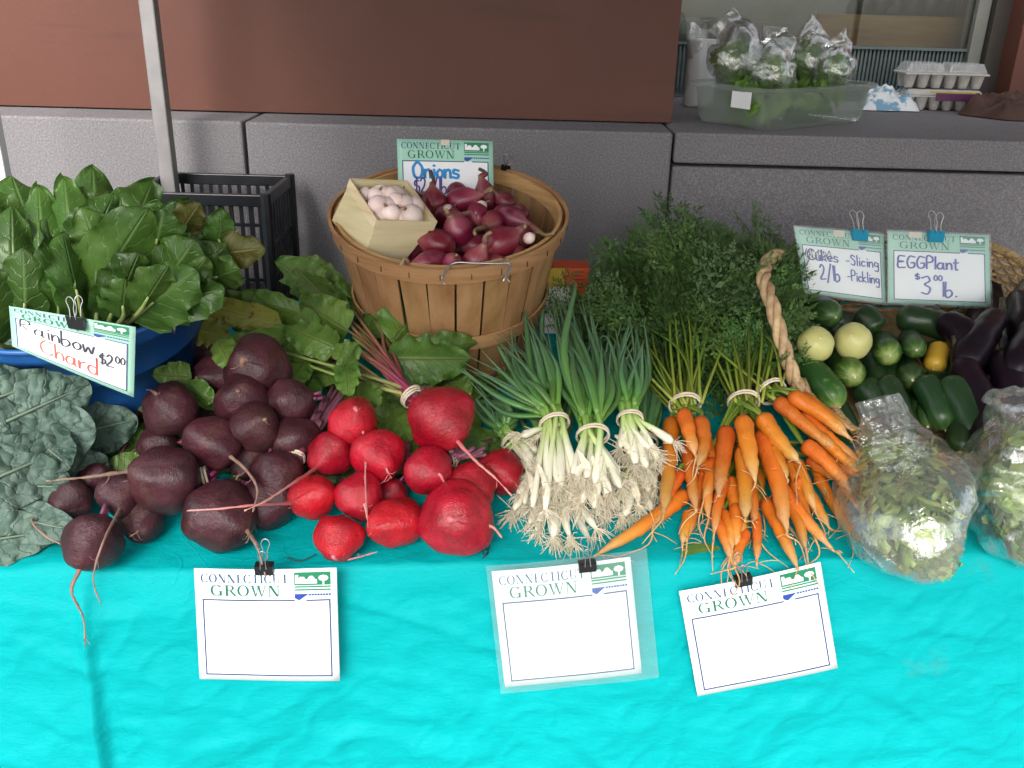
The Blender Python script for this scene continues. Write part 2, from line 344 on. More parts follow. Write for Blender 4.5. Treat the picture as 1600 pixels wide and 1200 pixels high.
simple('eggplant', (0.004, 0.002, 0.005), (0.010, 0.003, 0.008), 10, 0.42, spec=0.3, vary=0.3)
simple('calyx', (0.035, 0.035, 0.02), (0.07, 0.06, 0.035), 30, 0.6, bump=0.001)
def film(name, white=0.10, gloss=0.25, rough=0.12, tint=(0.9, 0.93, 0.92), bsc=30, bd=0.004):
    t = NT(name); t.t.nodes.remove(t.b)
    tr = t.n('BsdfTransparent'); tr.inputs[0].default_value = (0.97, 0.98, 0.97, 1)
    gl = t.n('BsdfGlossy'); gl.inputs['Roughness'].default_value = rough; gl.inputs[0].default_value = (1, 1, 1, 1)
    df = t.n('BsdfDiffuse'); df.inputs[0].default_value = (*tint, 1); tl = t.n('BsdfTranslucent'); tl.inputs[0].default_value = (*tint, 1)
    fr = t.n('LayerWeight'); fr.inputs[0].default_value = 0.35
    bp = t.n('Bump'); bp.inputs['Distance'].default_value = bd; bp.inputs['Strength'].default_value = 0.9
    t.l(t.noise(bsc, 5, rough=0.6, stretch=(1, 1, 0.6)), bp.inputs['Height'])
    for x in (gl, df, fr): t.l(bp.outputs[0], x.inputs['Normal'])
    d2 = t.n('MixShader'); d2.inputs[0].default_value = 0.5; t.l(df.outputs[0], d2.inputs[1]); t.l(tl.outputs[0], d2.inputs[2])
    a = t.n('MixShader'); a.inputs[0].default_value = white; t.l(tr.outputs[0], a.inputs[1]); t.l(d2.outputs[0], a.inputs[2])
    b = t.n('MixShader'); fac = t.math('ADD', t.math('MULTIPLY', fr.outputs['Fresnel'], 0.30), gloss * 0.20)
    t.l(fac, b.inputs[0]); t.l(a.outputs[0], b.inputs[1]); t.l(gl.outputs[0], b.inputs[2]); t.l(b.outputs[0], t.out.inputs[0])
film('bag_film', 0.09, 0.75, 0.13, bsc=17, bd=0.012)
film('tote_plastic', 0.30, 0.1, 0.35, (0.62, 0.70, 0.64), 8, 0.0005)
film('clear_lid', 0.30, 0.4, 0.2, (0.8, 0.8, 0.82), 40, 0.003)
film('sleeve_film', 0.16, 0.15, 0.15, (0.85, 0.95, 0.96), 14, 0.003)
film('roll_film', 0.70, 0.3, 0.3, (0.62, 0.58, 0.58), 25, 0.004)
simple('bag_green', (0.17, 0.29, 0.06), (0.42, 0.53, 0.18), 30, 0.35, vary=0.45).translucent((0.26, 0.36, 0.11), 0.2)
simple('lettuce', (0.09, 0.20, 0.03), (0.20, 0.34, 0.06), 30, 0.45, vary=0.3).translucent((0.16, 0.32, 0.05), 0.2)
simple('card', (0.80, 0.80, 0.82), (0.84, 0.84, 0.85), 8, 0.45)
simple('mint', (0.33, 0.60, 0.47), (0.36, 0.63, 0.50), 8, 0.45)
simple('overexposed_mint', (0.74, 0.85, 0.83), (0.78, 0.87, 0.85), 8, 0.45)  # the mint card again, with the front signs' overexposure put into its colour
simple('ink_navy', (0.02, 0.05, 0.15), rough=0.5); simple('ink_green', (0.01, 0.14, 0.09), rough=0.5)
simple('logo_green', (0.010, 0.20, 0.09), rough=0.5); simple('logo_blue', (0.02, 0.06, 0.32), rough=0.5)
simple('pen_blue', (0.03, 0.05, 0.35), rough=0.5); simple('pen_cyan', (0.01, 0.27, 0.62), rough=0.5)
simple('pen_black', (0.03, 0.035, 0.05), rough=0.5); simple('pen_red', (0.50, 0.10, 0.07), rough=0.5); simple('pen_purple', (0.10, 0.03, 0.25), rough=0.5)
simple('clip_black', (0.01, 0.01, 0.012), rough=0.3); simple('clip_blue', (0.01, 0.26, 0.42), rough=0.3)
simple('tape', (0.62, 0.55, 0.42), rough=0.4)
simple('pulp', (0.42, 0.40, 0.38), (0.5, 0.48, 0.46), 60, 0.9, bump=0.001)
simple('label_yellow', (0.50, 0.36, 0.04), rough=0.5); simple('label_purple', (0.10, 0.02, 0.08), rough=0.5)
simple('white_plastic', (0.72, 0.74, 0.76), rough=0.35, bump=0.003, bscale=60)
simple('bag_print', (0.16, 0.35, 0.50), (0.74, 0.76, 0.78), 26, 0.35, lo=0.45, hi=0.52)
simple('brown_cloth', (0.050, 0.022, 0.014), (0.085, 0.036, 0.022), 20, 0.6, bump=0.004, bscale=25)
simple('orange_card', (0.58, 0.075, 0.012), (0.62, 0.09, 0.02), 10, 0.6); simple('yellow_card', (0.50, 0.36, 0.03), rough=0.6); simple('print_dark', (0.30, 0.03, 0.01), rough=0.6)
simple('frame_dark', (0.022, 0.018, 0.016), (0.03, 0.025, 0.022), 10, 0.4)
simple('frame_pale', (0.10, 0.105, 0.095), (0.13, 0.135, 0.12), 10, 0.4)
simple('grille', (0.05, 0.075, 0.075), (0.065, 0.09, 0.09), 10, 0.45)
simple('room_wall', (0.08, 0.08, 0.075), (0.10, 0.10, 0.092), 3, 0.8)
wood('room_wood', (0.16, 0.075, 0.025), (0.22, 0.11, 0.04), (0.28, 0.15, 0.06), 12, (0.3, 1, 3), 0.3)
simple('dark_stuff', (0.012, 0.014, 0.012), (0.035, 0.04, 0.035), 12, 0.6)
t = NT('window_glass'); t.t.nodes.remove(t.b); tr = t.n('BsdfTransparent'); tr.inputs[0].default_value = (0.82, 0.86, 0.84, 1); gl = t.n('BsdfGlossy'); gl.inputs['Roughness'].default_value = 0.01
fr = t.n('Fresnel'); fr.inputs[0].default_value = 1.5; ms = t.n('MixShader'); t.l(t.math('MULTIPLY', fr.outputs[0], 1.6), ms.inputs[0]); t.l(tr.outputs[0], ms.inputs[1]); t.l(gl.outputs[0], ms.inputs[2]); t.l(ms.outputs[0], t.out.inputs[0])
# ================================================================== SETTING
g = G().grid(lambda i, j: Vector((-30 + 60 * j, -30 + 60 * i, 0)), 1, 1); tag(g.build('pavement', 'pavement', smooth=False), None, None, kind='structure')
ZL = 1.242; WY = 2.30; BY = 2.46
bld = thing('building', 'brown panelled building front on a grey granite base with a window recess', 'building', (0, WY, 0))
def gblock(x0, x1, y0, y1, z0, z1): G().box((x0, y0, z0), (x1, y1, z1)).build('granite_block', 'granite', bld, smooth=False, bevel=0.006)
XJ = ony(383, 230, WY).x; XR = ony(1052, 230, WY).x; XB = ony(1056, 110, BY).x
ZJ = 1.166
for (x0, x1, z0, z1) in ((-4, XJ - .004, .62, ZL), (XJ + .004, XR - .003, .62, ZL), (-4, -1.6, 0.01, .612), (-1.592, -.1, .01, .612), (-.092, XR - .003, .01, .612)):
    gblock(x0, x1, WY, 2.8, z0, z1)
gblock(XR + .003, 2.6, WY - .004, 3.3, ZJ + .005, ZL + .002)
for (x0, x1, z0, z1) in ((XR + .003, 1.9, .62, ZJ - .003), (1.908, 4, .62, ZJ - .003), (XR + .003, 4, .01, .612)): gblock(x0, x1, WY + .002, 2.8, z0, z1)
G().box((-4, WY + .016, 0.005), (4, 2.79, ZL - .09)).build('mortar', 'mortar', bld, smooth=False)
XS = ony(930, 60, BY).x
for (x0, x1) in ((-4, -1.5), (-1.494, XB)):
    G().box((x0, BY, ZL + .004), (x1, BY + .06, 3.6)).build('wall_panel', 'brown_paint', bld, smooth=False, bevel=0.0006)
G().box((-4, BY + .06, ZL + .004), (XB - .01, 3.6, 3.6)).build('pillar_core', 'brown_paint', bld, smooth=False)
XP = ony(1590, 80, 2.97).x
G().box((XP, 2.97, ZL + .004), (4, 3.6, 3.6)).build('pilaster', 'brown_paint', bld, smooth=False, bevel=.004)
G().box((XB - .01, 2.6, 2.55), (XP, 3.6, 3.6)).build('lintel', 'brown_paint', bld, smooth=False)
G().box((-4, 3.6, 0), (4, 3.7, 1.2)).build('lower_wall', 'room_wall', bld, smooth=False)
GY = 3.12
def wx(px, y=GY): return ony(px, 60, y).x
def wz(py, y=GY): return ony(1300, py, y).z
win = G().box((wx(1512), GY - .03, ZL + .006), (wx(1532), GY + .05, 2.55)).box((XB, GY - .02, 2.46), (wx(1512), GY + .04, 2.55)).build('window', 'frame_pale', bld, smooth=False, bevel=.003)
G().box((wx(1532) + .001, GY - .06, ZL + .006), (XP, GY + .08, 2.55)).build('jamb', 'frame_dark', win, smooth=False)
G().box((XB, GY - .008, wz(70)), (wx(1512), GY - .002, 2.46)).build('pane', 'window_glass', win, smooth=False)
G().box((XB, GY + .03, wz(36) + .004), (wx(1275), GY + .06, 2.45)).box((XB, GY + .03, wz(72)), (wx(1275), GY + .06, wz(36) - .004)).build('spandrel', 'frame_pale', win, smooth=False)
gr = G().box((XB, GY + .01, ZL + .006), (wx(1512), GY + .03, wz(71)))
x = XB + .01
while x < wx(1512) - .01: gr.box((x, GY - .004, ZL + .03), (x + .006, GY + .0095, wz(76))); x += .0125
gr.box((XB, GY - .012, wz(75)), (wx(1512), GY + .0098, wz(70.5))); gr.build('vent_grille', 'grille', win, smooth=False)
room = thing('shop_interior', 'dim room behind the window glass with a brown wooden counter', 'room', (1, 3.7, 0))
G().box((wx(1275, 3.3), 3.3, .9), (wx(1512, 3.3) + .1, 3.34, wz(22, 3.3))).build('counter_front', 'room_wood', room, smooth=False)
G().box((-1, 6.0, 0), (4, 6.1, 3.2)).build('room_wall', 'room_wall', room, smooth=False)
G().box((-1, 3.7, -.05), (4, 6.0, 1.0)).build('room_floor', 'room_wall', room, smooth=False)
for k in range(7):
    a = ony(1345 + 26 * k, 12 - 5 * (k % 3), 3.45)
    G().blob(Matrix.Translation(a) @ Matrix.Diagonal((.045, .05, .07, 1)), 8, 10, .5, 2.5, seed=k).build('clutter', 'dark_stuff', room)

# canopy tent whose back corner post stands by the granite
PX = ony(247, 130, 2.16).x
tent = thing('canopy_tent', 'pale market canopy on thin square grey metal posts beside the granite wall', 'canopy', (PX, 2.16, 0))
CX0, CX1, CY0, CY1, CZ = PX - .03, PX + 3.0, -0.25, 2.2, 2.12
for (x, y) in ((PX, 2.16), (CX1 - .03, 2.16), (PX, CY0 + .03), (CX1 - .03, CY0 + .03)):
    G().box((x - .0165, y - .0165, 0.012), (x + .0165, y + .0165, CZ)).build('post', 'pole_metal', tent, smooth=False, bevel=.003)
    G().box((x - .05, y - .05, 0), (x + .05, y + .05, .011)).build('foot_plate', 'pole_metal', tent, smooth=False)
cz = (CX0 + CX1) / 2; cyc = (CY0 + CY1) / 2; pk = Vector((cz, cyc, CZ + .75))
cr = [Vector((CX0, CY0, CZ)), Vector((CX1, CY0, CZ)), Vector((CX1, CY1, CZ)), Vector((CX0, CY1, CZ))]
g = G()
for i in range(4): g.poly([cr[i], cr[(i + 1) % 4], pk])
for i in range(4): a, b = cr[i], cr[(i + 1) % 4]; g.poly([a, b, b - Vector((0, 0, .12)), a - Vector((0, 0, .12))])
g.build('roof_sheet', 'canopy', tent, smooth=False, solid=.002)
PW = ony(-3, 240, 1.95)
lp = thing('white_post', 'slim white metal post rising behind the chard at the table end', 'post', (PW.x, PW.y, 0))
G().box((PW.x - .014, PW.y - .014, 0.01), (PW.x + .014, PW.y + .014, 2.0)).build('tube', 'white_metal', lp, smooth=False, bevel=.003)
G().box((PW.x - .06, PW.y - .06, 0), (PW.x + .06, PW.y + .06, .0099)).build('base_plate', 'white_metal', lp, smooth=False)

# table with a sloping display board, and its cloth
UL, UR, VB = -1.02, 1.10, 0.77
tab = thing('display_table', 'folding table with a sloping display board hidden under the turquoise cloth', 'table', T0 * 1 - Vector((0, 0, .75)))
def tbox(u0, u1, v0, v1, z0, z1):
    c = []
    for z in (z0, z1):
        for (u, v) in ((u0, v0), (u1, v0), (u1, v1), (u0, v1)): p = T0 + UH * u + VH * v; c.append(Vector((p.x, p.y, z(v) if callable(z) else z)))
    return G().hexa(c)
tbox(UL + .02, UR - .02, .012, VB - .01, .705, .735).build('tabletop', 'table_plastic', tab, smooth=False)
tbox(UL + .03, UR - .03, .10, VB - .01, lambda v: tz(v) - .026, lambda v: tz(v) - .012).build('display_board', 'table_plastic', tab, smooth=False)
for u in (UL + .12, UR - .12):
    for v in (.08, VB - .1): tbox(u, u + .03, v, v + .03, 0, .704).build('leg', 'pole_metal', tab, smooth=False)
    tbox(u, u + .03, VB - .15, VB - .1, .735, lambda v: tz(v) - .027).build('riser', 'table_plastic', tab, smooth=False)
UFOLD = uv_of(onv(140, 1000, -.02))[0]; U2 = uv_of(onv(1120, 1100, -.02))[0]; U3 = uv_of(onv(532, 1120, -.02))[0]
def ridge(x, w): return math.exp(-(x / w) ** 2)
def cloth(i, j):
    u = UL + (UR - UL) * j; Ld = .70; s = i * (VB + Ld)
    n1 = noise.noise(Vector((u * 5, s * 6, 1.3))); n2 = noise.noise(Vector((u * 17 + s * 8, s * 22, 4.1))); n3 = noise.noise(Vector((u * 3 + 9, s * 1.2, 7)))
    bow = .012 * noise.noise(Vector((u * 4, .5, 2)))
    if s < VB:
        v = VB - s; k = min(1, v / .10)
        p = tp(u, v, 0.002 * n1 + .003 * n2 * (1.3 - k)); p += VH * (bow * (1 - k)) * -1
        p.z += .010 * ridge(u - uv_of(onc(110, 860))[0], .06) * (1 - min(1, v / .12))
        if k < 1: p.z -= .006 * (1 - k) ** 3
        return p
    d = s - VB; hang = min(1, d / .06); low = min(1, d / .5)
    out = .004 + .012 * (1 - math.exp(-d / .03)) + .022 * low
    dn = noise.noise(Vector((u * 9 + d * 7, d * 16 - u * 5, 3))); dm = noise.noise(Vector((u * 26 - d * 10, d * 34 + u * 9, 8)))
    rg = 1 - abs(noise.noise(Vector((u * 5 + d * 3, d * 11 - u * 4, 5.5)))) * 3
    rg2 = max(0, 1 - abs(noise.noise(Vector((u * 11 - d * 4, d * 19 + u * 9, 2.5)))) * 5)
    out += hang * (.006 * dn + .0022 * dm + .0045 * max(0, rg) + .0022 * rg2 + .014 * n3)
    out += hang * (.030 * (1 / (1 + math.exp((u - UFOLD) / .003))) * low + .010 * ridge(u - UFOLD, .010))
    out += hang * low * (.008 * (1 / (1 + math.exp((u - U3) / .005))) + .010 * (1 / (1 + math.exp(-(u - U2) / .006))))
    p = T0 + UH * u + VH * (-out + bow * -1); p.z = .7505 - .005 - .004 * (1 - math.exp(-d / .01)) - d * .985
    return p
g = G().grid(cloth, 250, 520); tc = g.build('tablecloth', 'cloth', None)
tag(tc, 'bright turquoise cloth draped over the table and hanging down its front', 'tablecloth')
# ================================================================== SIGNS
def band(P, wd):                                           # polyline to a list of quads in the plane
    out = []
    for a, b in zip(P, P[1:]):
        d = (b[0] - a[0], b[1] - a[1]); L = math.hypot(*d) or 1e-6; nx, ny = -d[1] / L * wd / 2, d[0] / L * wd / 2; ex, ey = d[0] / L * wd * .35, d[1] / L * wd * .35
        out.append([(a[0] - ex + nx, a[1] - ey + ny), (a[0] - ex - nx, a[1] - ey - ny), (b[0] + ex - nx, b[1] + ey - ny), (b[0] + ex + nx, b[1] + ey + ny)])
    return out
def q(x0, y0, x1, y1): return [(x0, y0), (x1, y0), (x1, y1), (x0, y1)]
def arc(cx, cy, ro, ri, a0, a1, n=14):
    o = []
    for k in range(n):
        a, b = R(a0 + (a1 - a0) * k / n), R(a0 + (a1 - a0) * (k + 1) / n)
        o.append([(cx + ro[0] * math.cos(a), cy + ro[1] * math.sin(a)), (cx + ro[0] * math.cos(b), cy + ro[1] * math.sin(b)), (cx + ri[0] * math.cos(b), cy + ri[1] * math.sin(b)), (cx + ri[0] * math.cos(a), cy + ri[1] * math.sin(a))])
    return o
TK, TN, SF = .15, .05, .05                                  # thick stem, thin stroke, serif
def serif(x0, x1, y): return [q(x0, y, x1, y + SF)]
def glyph(c):                                              # roman capitals, one unit high; returns quads and advance width
    if c == 'O': return arc(.43, .5, (.43, .52), (.28, .46), 0, 360, 22), .92
    if c == 'C': return arc(.43, .5, (.43, .52), (.28, .46), 42, 318, 18) + [q(.70, .68, .74, .98), q(.70, .02, .74, .26)], .84
    if c == 'G': return arc(.43, .5, (.43, .52), (.28, .46), 42, 310, 18) + [q(.66, .02, .66 + TK, .42), q(.56, .40, .90, .45), q(.70, .70, .74, .98)], .96
    if c == 'N': return [q(.10, 0, .10 + TN, 1), q(.72, 0, .72 + TN, 1), [(.08, 1), (.08 + TK * 1.2, 1), (.77, 0), (.77 - TK, 0)]] + serif(0, .25, 0) + serif(.6, .9, .95) + serif(0, .2, .95), .96
    if c == 'E': return [q(.10, 0, .10 + TK, 1), q(.05, 0, .62, TN), q(.05, 1 - TN, .60, 1), q(.2, .48, .48, .48 + TN), q(.58, 0, .62, .25), q(.56, .75, .60, 1), q(.46, .38, .49, .63)], .70
    if c == 'T': return [q(.32, 0, .32 + TK, 1), q(0, 1 - TN, .78, 1), q(0, .74, .04, 1), q(.74, .74, .78, 1)] + serif(.22, .57, 0), .82
    if c == 'I': return [q(.10, 0, .10 + TK, 1)] + serif(0, .35, 0) + serif(0, .35, .95), .42
    if c == 'U': return [q(.10, .3, .10 + TK, 1), q(.70, .3, .70 + TN, 1)] + arc(.425, .32, (.325, .34), (.25, .28), 180, 360, 10) + serif(0, .35, .95) + serif(.58, .86, .95), .90
    if c == 'R': return [q(.10, 0, .10 + TK, 1), q(.2, .48, .42, .53), q(.2, .95, .42, 1)] + arc(.40, .74, (.30, .26), (.16, .21), -90, 90, 10) + [[(.36, .5), (.52, .5), (.88, 0), (.72, 0)]] + serif(0, .35, 0) + serif(0, .2, .95), .88
    if c == 'W': return [[(.06, 1), (.06 + TK, 1), (.40, 0), (.32, 0)], [(.58, 1), (.62, 1), (.40, 0), (.35, 0)], [(.50, 1), (.50 + TK, 1), (.84, 0), (.76, 0)], [(1.08, 1), (1.13, 1), (.84, 0), (.79, 0)]] + serif(0, .3, .95) + serif(.45, .75, .95) + serif(.98, 1.2, .95), 1.22
    return [], .4
def caps(word, x0, x1, y, h):
    W = sum(glyph(c)[1] + .06 for c in word); s = (x1 - x0) / W; out = []; x = x0
    for c in word:
        Q, a = glyph(c)
        for p in Q: out.append([(x + a_ * s, y + b_ * h) for a_, b_ in p])
        x += (a + .06) * s
    return out
PEN = {  # handwriting, strokes in a unit box (x right, y up)
 'R': [[(0, 0), (.05, 1), (.45, .95), (.5, .7), (.1, .5), (.6, 0)]], 'a': [[(.4, .45), (.15, .5), (0, .25), (.1, .02), (.35, .1), (.42, .5), (.42, .1), (.5, 0)]], 'i': [[(.1, .5), (.1, 0)], [(.1, .72), (.12, .76)]],
 'n': [[(0, .5), (.02, 0), (.05, .35), (.25, .5), (.36, .35), (.38, 0)]], 'b': [[(0, 1), (0, 0), (.3, .02), (.4, .25), (.25, .45), (0, .35)]], 'o': [[(.2, .5), (.02, .3), (.12, .02), (.36, .1), (.38, .38), (.2, .5)]],
 'w': [[(0, .5), (.08, .02), (.25, .4), (.4, .02), (.52, .5)]], 'C': [[(.6, .9), (.3, 1), (.02, .6), (.1, .1), (.4, 0), (.62, .15)]], 'h': [[(0, 1), (0, 0), (.05, .35), (.25, .5), (.38, .3), (.38, 0)]],
 'r': [[(0, .5), (.02, 0), (.06, .35), (.3, .5)]], 'd': [[(.38, .4), (.1, .45), (0, .2), (.15, 0), (.4, .1), (.42, 1), (.42, 0)]], '$': [[(.4, .8), (.1, .8), (.05, .55), (.4, .45), (.4, .15), (.02, .15)], [(.22, 1), (.2, 0)]],
 '2': [[(.02, .8), (.2, 1), (.4, .8), (.3, .45), (0, .02), (.5, .05)]], '0': [[(.2, 1), (.02, .6), (.1, .05), (.35, .1), (.4, .7), (.2, 1)]], 'O': [[(.3, 1), (.02, .6), (.12, .05), (.5, .05), (.6, .6), (.3, 1)]], 's': [[(.38, .45), (.1, .5), (.08, .3), (.35, .2), (.3, .0), (0, .04)]],
 'l': [[(.08, 1), (.08, 0)]], '/': [[(.45, 1.1), (0, -.2)]], 'u': [[(0, .5), (.05, .05), (.3, .05), (.38, .5), (.4, 0)]], 'k': [[(0, 1), (0, 0)], [(.35, .5), (.02, .25), (.38, 0)]], 'e': [[(.02, .25), (.38, .3), (.25, .5), (.03, .35), (.1, .02), (.38, .08)]],
 '-': [[(0, .35), (.3, .37)]], 'S': [[(.42, .85), (.15, 1), (.05, .75), (.4, .4), (.3, .02), (0, .12)]], 'c': [[(.36, .42), (.15, .5), (.02, .25), (.12, .02), (.36, .08)]], 'g': [[(.38, .42), (.1, .5), (.05, .2), (.35, .15), (.4, .45), (.38, -.3), (.05, -.3)]],
 'P': [[(.02, 0), (.04, 1), (.4, .95), (.42, .6), (.05, .48)]], 't': [[(.15, .85), (.15, .05), (.3, 0)], [(0, .55), (.34, .57)]], 'E': [[(.5, .95), (.1, .95), (.05, .5), (.4, .52), (.05, .5), (.05, .03), (.52, .03)]], 'G': [[(.55, .9), (.2, .95), (.02, .5), (.15, .03), (.5, .1), (.52, .42), (.3, .42)]],
 '3': [[(.02, .9), (.3, 1), (.4, .75), (.15, .55), (.42, .35), (.3, .02), (0, .08)]], '.': [[(.1, 0), (.13, .03)]], 'C2': [], ' ': []}
def write(txt, x0, x1, y, h, wd, slope=0.0):
    wds = [(.4 if ch == ' ' else max([p[0] for s in PEN[ch] for p in s]) + .14) for ch in txt]; s = (x1 - x0) / sum(wds); out = []; x = x0
    for ch, a in zip(txt, wds):
        for st in [[(v_.x, v_.y) for v_ in catmull([Vector((*p_, 0)) for p_ in st], 4 * (len(st) - 1))] if len(st) > 2 else st for st in PEN[ch]]: out += band([(x + p[0] * s, y + p[1] * h + (x - x0) * slope) for p in st], wd)
        x += a * s
    return out
def binder_clip(label, pos, right, down, nrm, wd, mat, group, hang):
    c = thing('binder_clip', label, 'clip', pos, group); h = wd * .72
    t, b, dp = pos, pos + down * h, nrm * wd * .38
    G().hexa([b - right * wd / 2 - nrm * .001, b + right * wd / 2 - nrm * .001, b + right * wd / 2 + nrm * .0028, b - right * wd / 2 + nrm * .0028,
              t - right * wd / 2 - dp * .6, t + right * wd / 2 - dp * .6, t + right * wd / 2 + dp, t - right * wd / 2 + dp]).build('jaw', mat, c, smooth=False, bevel=.0006)
    up = -down
    for sg, k in ((1, .95), (-1, -.55)):
        base = t + nrm * wd * .38 * k + down * h * .25 * (1 if sg > 0 else 0)
        tip = base + up * wd * 1.25 + nrm * wd * (.22 * sg)
        pts = catmull([base - right * wd * .16, base.lerp(tip, .5) - right * wd * .13, base.lerp(tip, .8) - right * wd * .24, tip - right * wd * .10, tip + right * wd * .10, base.lerp(tip, .8) + right * wd * .24, base.lerp(tip, .5) + right * wd * .13, base + right * wd * .16], 24)
        G().tube(pts, wd * .032, 5).build('wire_handle', 'wire', c)
def sign(name_label, P, body='mint', pens=(), bend=0.0, tape=None, sleeve=None, flip=1):
    """P: four corners (top left, top right, bottom right, bottom left)"""
    tl, tr, br, bl = P; nrm = (tr - tl).cross(tl - bl).normalized()
    if nrm.dot(CAM - tl) < 0: nrm.negate()
    def pt(x, y, off=0.0):                                 # x 0..1 right, y 0..1 up
        a = tl.lerp(tr, x); b = bl.lerp(br, x)
        return b.lerp(a, y) + nrm * (off + bend * (math.sin(math.pi * x) - .3 * math.sin(2 * math.pi * x) * (1 - y)) * (.4 + .6 * y))
    s = thing('price_sign', name_label, 'sign', (bl + br) / 2, 'printed price signs')
    G().grid(lambda i, j: pt(j, i), 10, 16).build('card', body, s, solid=.0008)
    def flat(nm, quads, mat, off):
        g = G()
        for qd in quads:
            n = max(1, int(abs(max(p[0] for p in qd) - min(p[0] for p in qd)) * 14)) if len(qd) == 4 else 1
            if len(qd) == 4 and n > 1:
                a, b, c, d = [Vector((*p, 0)) for p in qd]
                for k in range(n):
                    e = [a.lerp(b, k / n), a.lerp(b, (k + 1) / n), d.lerp(c, (k + 1) / n), d.lerp(c, k / n)]
                    g.poly([pt(p.x, p.y, off) for p in e])
            else: g.poly([pt(p[0], p[1], off) for p in qd])
        return g.build(nm, mat, s, smooth=False)
    X0, X1, Y0, Y1 = .05, .95, .05, .74
    flat('writing_panel', [q(X0, Y0, X1, Y1)], 'card', .0008)
    lw = .012
    flat('panel_border', [q(X0, Y0, X1, Y0 + lw), q(X0, Y1 - lw, .70, Y1), q(.78, Y1 - lw, X1, Y1), q(X0, Y0 + lw, X0 + lw * .8, Y1 - lw), q(X1 - lw * .8, Y0 + lw, X1, Y1 - lw)], 'ink_navy', .0013)
    flat('printed_word', caps('CONNECTICUT', .045, .665, .885, .075), 'ink_navy', .0013)
    flat('printed_word', caps('GROWN', .11, .61, .77, .095), 'ink_green', .0013)
    lx0, lx1 = .70, .955
    flat('emblem', [q(lx0, .865, lx1, .975)] + [q(lx0, .845 - k * .026, lx1, .857 - k * .026) for k in range(2)], 'logo_green', .0013)
    wv = [(lx0, .79), (lx0, .755), (lx0 + .03, .735), (lx0 + .06, .76), (lx0 + .10, .79)]
    fl = [wv] + [[(lx0 + .1 + k * .02, .775), (lx0 + .115 + k * .02, .775), (lx0 + .115 + k * .02, .79), (lx0 + .1 + k * .02, .79)] for k in range(8)]
    flat('emblem_water', fl, 'logo_blue', .0013)
    cx, cy = lx0 + .205, .925
    sil = [q(lx0 + .008, .88, lx0 + .03, .955), q(lx0 + .03, .88, lx0 + .16, .915), [(lx0 + .03, .915), (lx0 + .08, .915), (lx0 + .07, .938), (lx0 + .04, .938)], [(lx0 + .09, .915), (lx0 + .15, .915), (lx0 + .13, .945), (lx0 + .11, .945)], q(cx - .006, .87, cx + .006, .9)]
    sil += [[(cx + .036 * math.cos(a * .785), cy + .026 * math.sin(a * .785)) for a in range(8)]]
    flat('emblem_farm', sil, 'card', .0018)
    for nm, quads, mat in pens: flat(nm, quads, mat, .0013)
    if tape: flat('tape', [q(*tape)], 'tape', .0022)
    if sleeve:
        G().grid(lambda i, j: pt(sleeve[0] + (sleeve[2] - sleeve[0]) * j, sleeve[1] + (sleeve[3] - sleeve[1]) * i, .0035 + .0012 * math.sin(9 * j) * math.cos(7 * i)), 8, 10).build('plastic_sleeve', 'sleeve_film', s)
    return pt, nrm, s
def front_sign(lab, c, clip, cliplab, sleeve=None, v=-.052):
    P = [onv(x, y, v + (.006 if k < 2 else 0)) for k, (x, y) in enumerate(c)]
    pt, nrm, s = sign(lab, P, 'overexposed_mint', bend=.004, sleeve=sleeve)
    right = (P[1] - P[0]).normalized(); down = (P[3] - P[0]).normalized()
    p = onv(clip[0], clip[1], v + (.001 if not sleeve else -.004))
    binder_clip(cliplab, p, right, down, nrm, .026, 'clip_black', 'black binder clips', True)
front_sign('blank overexposed white farm sign clipped to the cloth below the dark beets', [(303, 888), (526, 887), (531, 1064), (312, 1061)], (413, 880), 'black binder clip with a root across it, holding the sign below the dark beets')
front_sign('blank overexposed white farm sign in a loose plastic sleeve below the scallions', [(768, 893), (985, 870), (1003, 1052), (789, 1074)], (917, 876), 'black binder clip on the plastic sleeved sign below the scallions', sleeve=(-.035, -.04, 1.12, 1.06))
front_sign('blank overexposed white farm sign hung crooked below the carrots', [(1061, 924), (1282, 878), (1309, 1044), (1090, 1088)], (1160, 899), 'black binder clip on the crooked sign below the carrots')
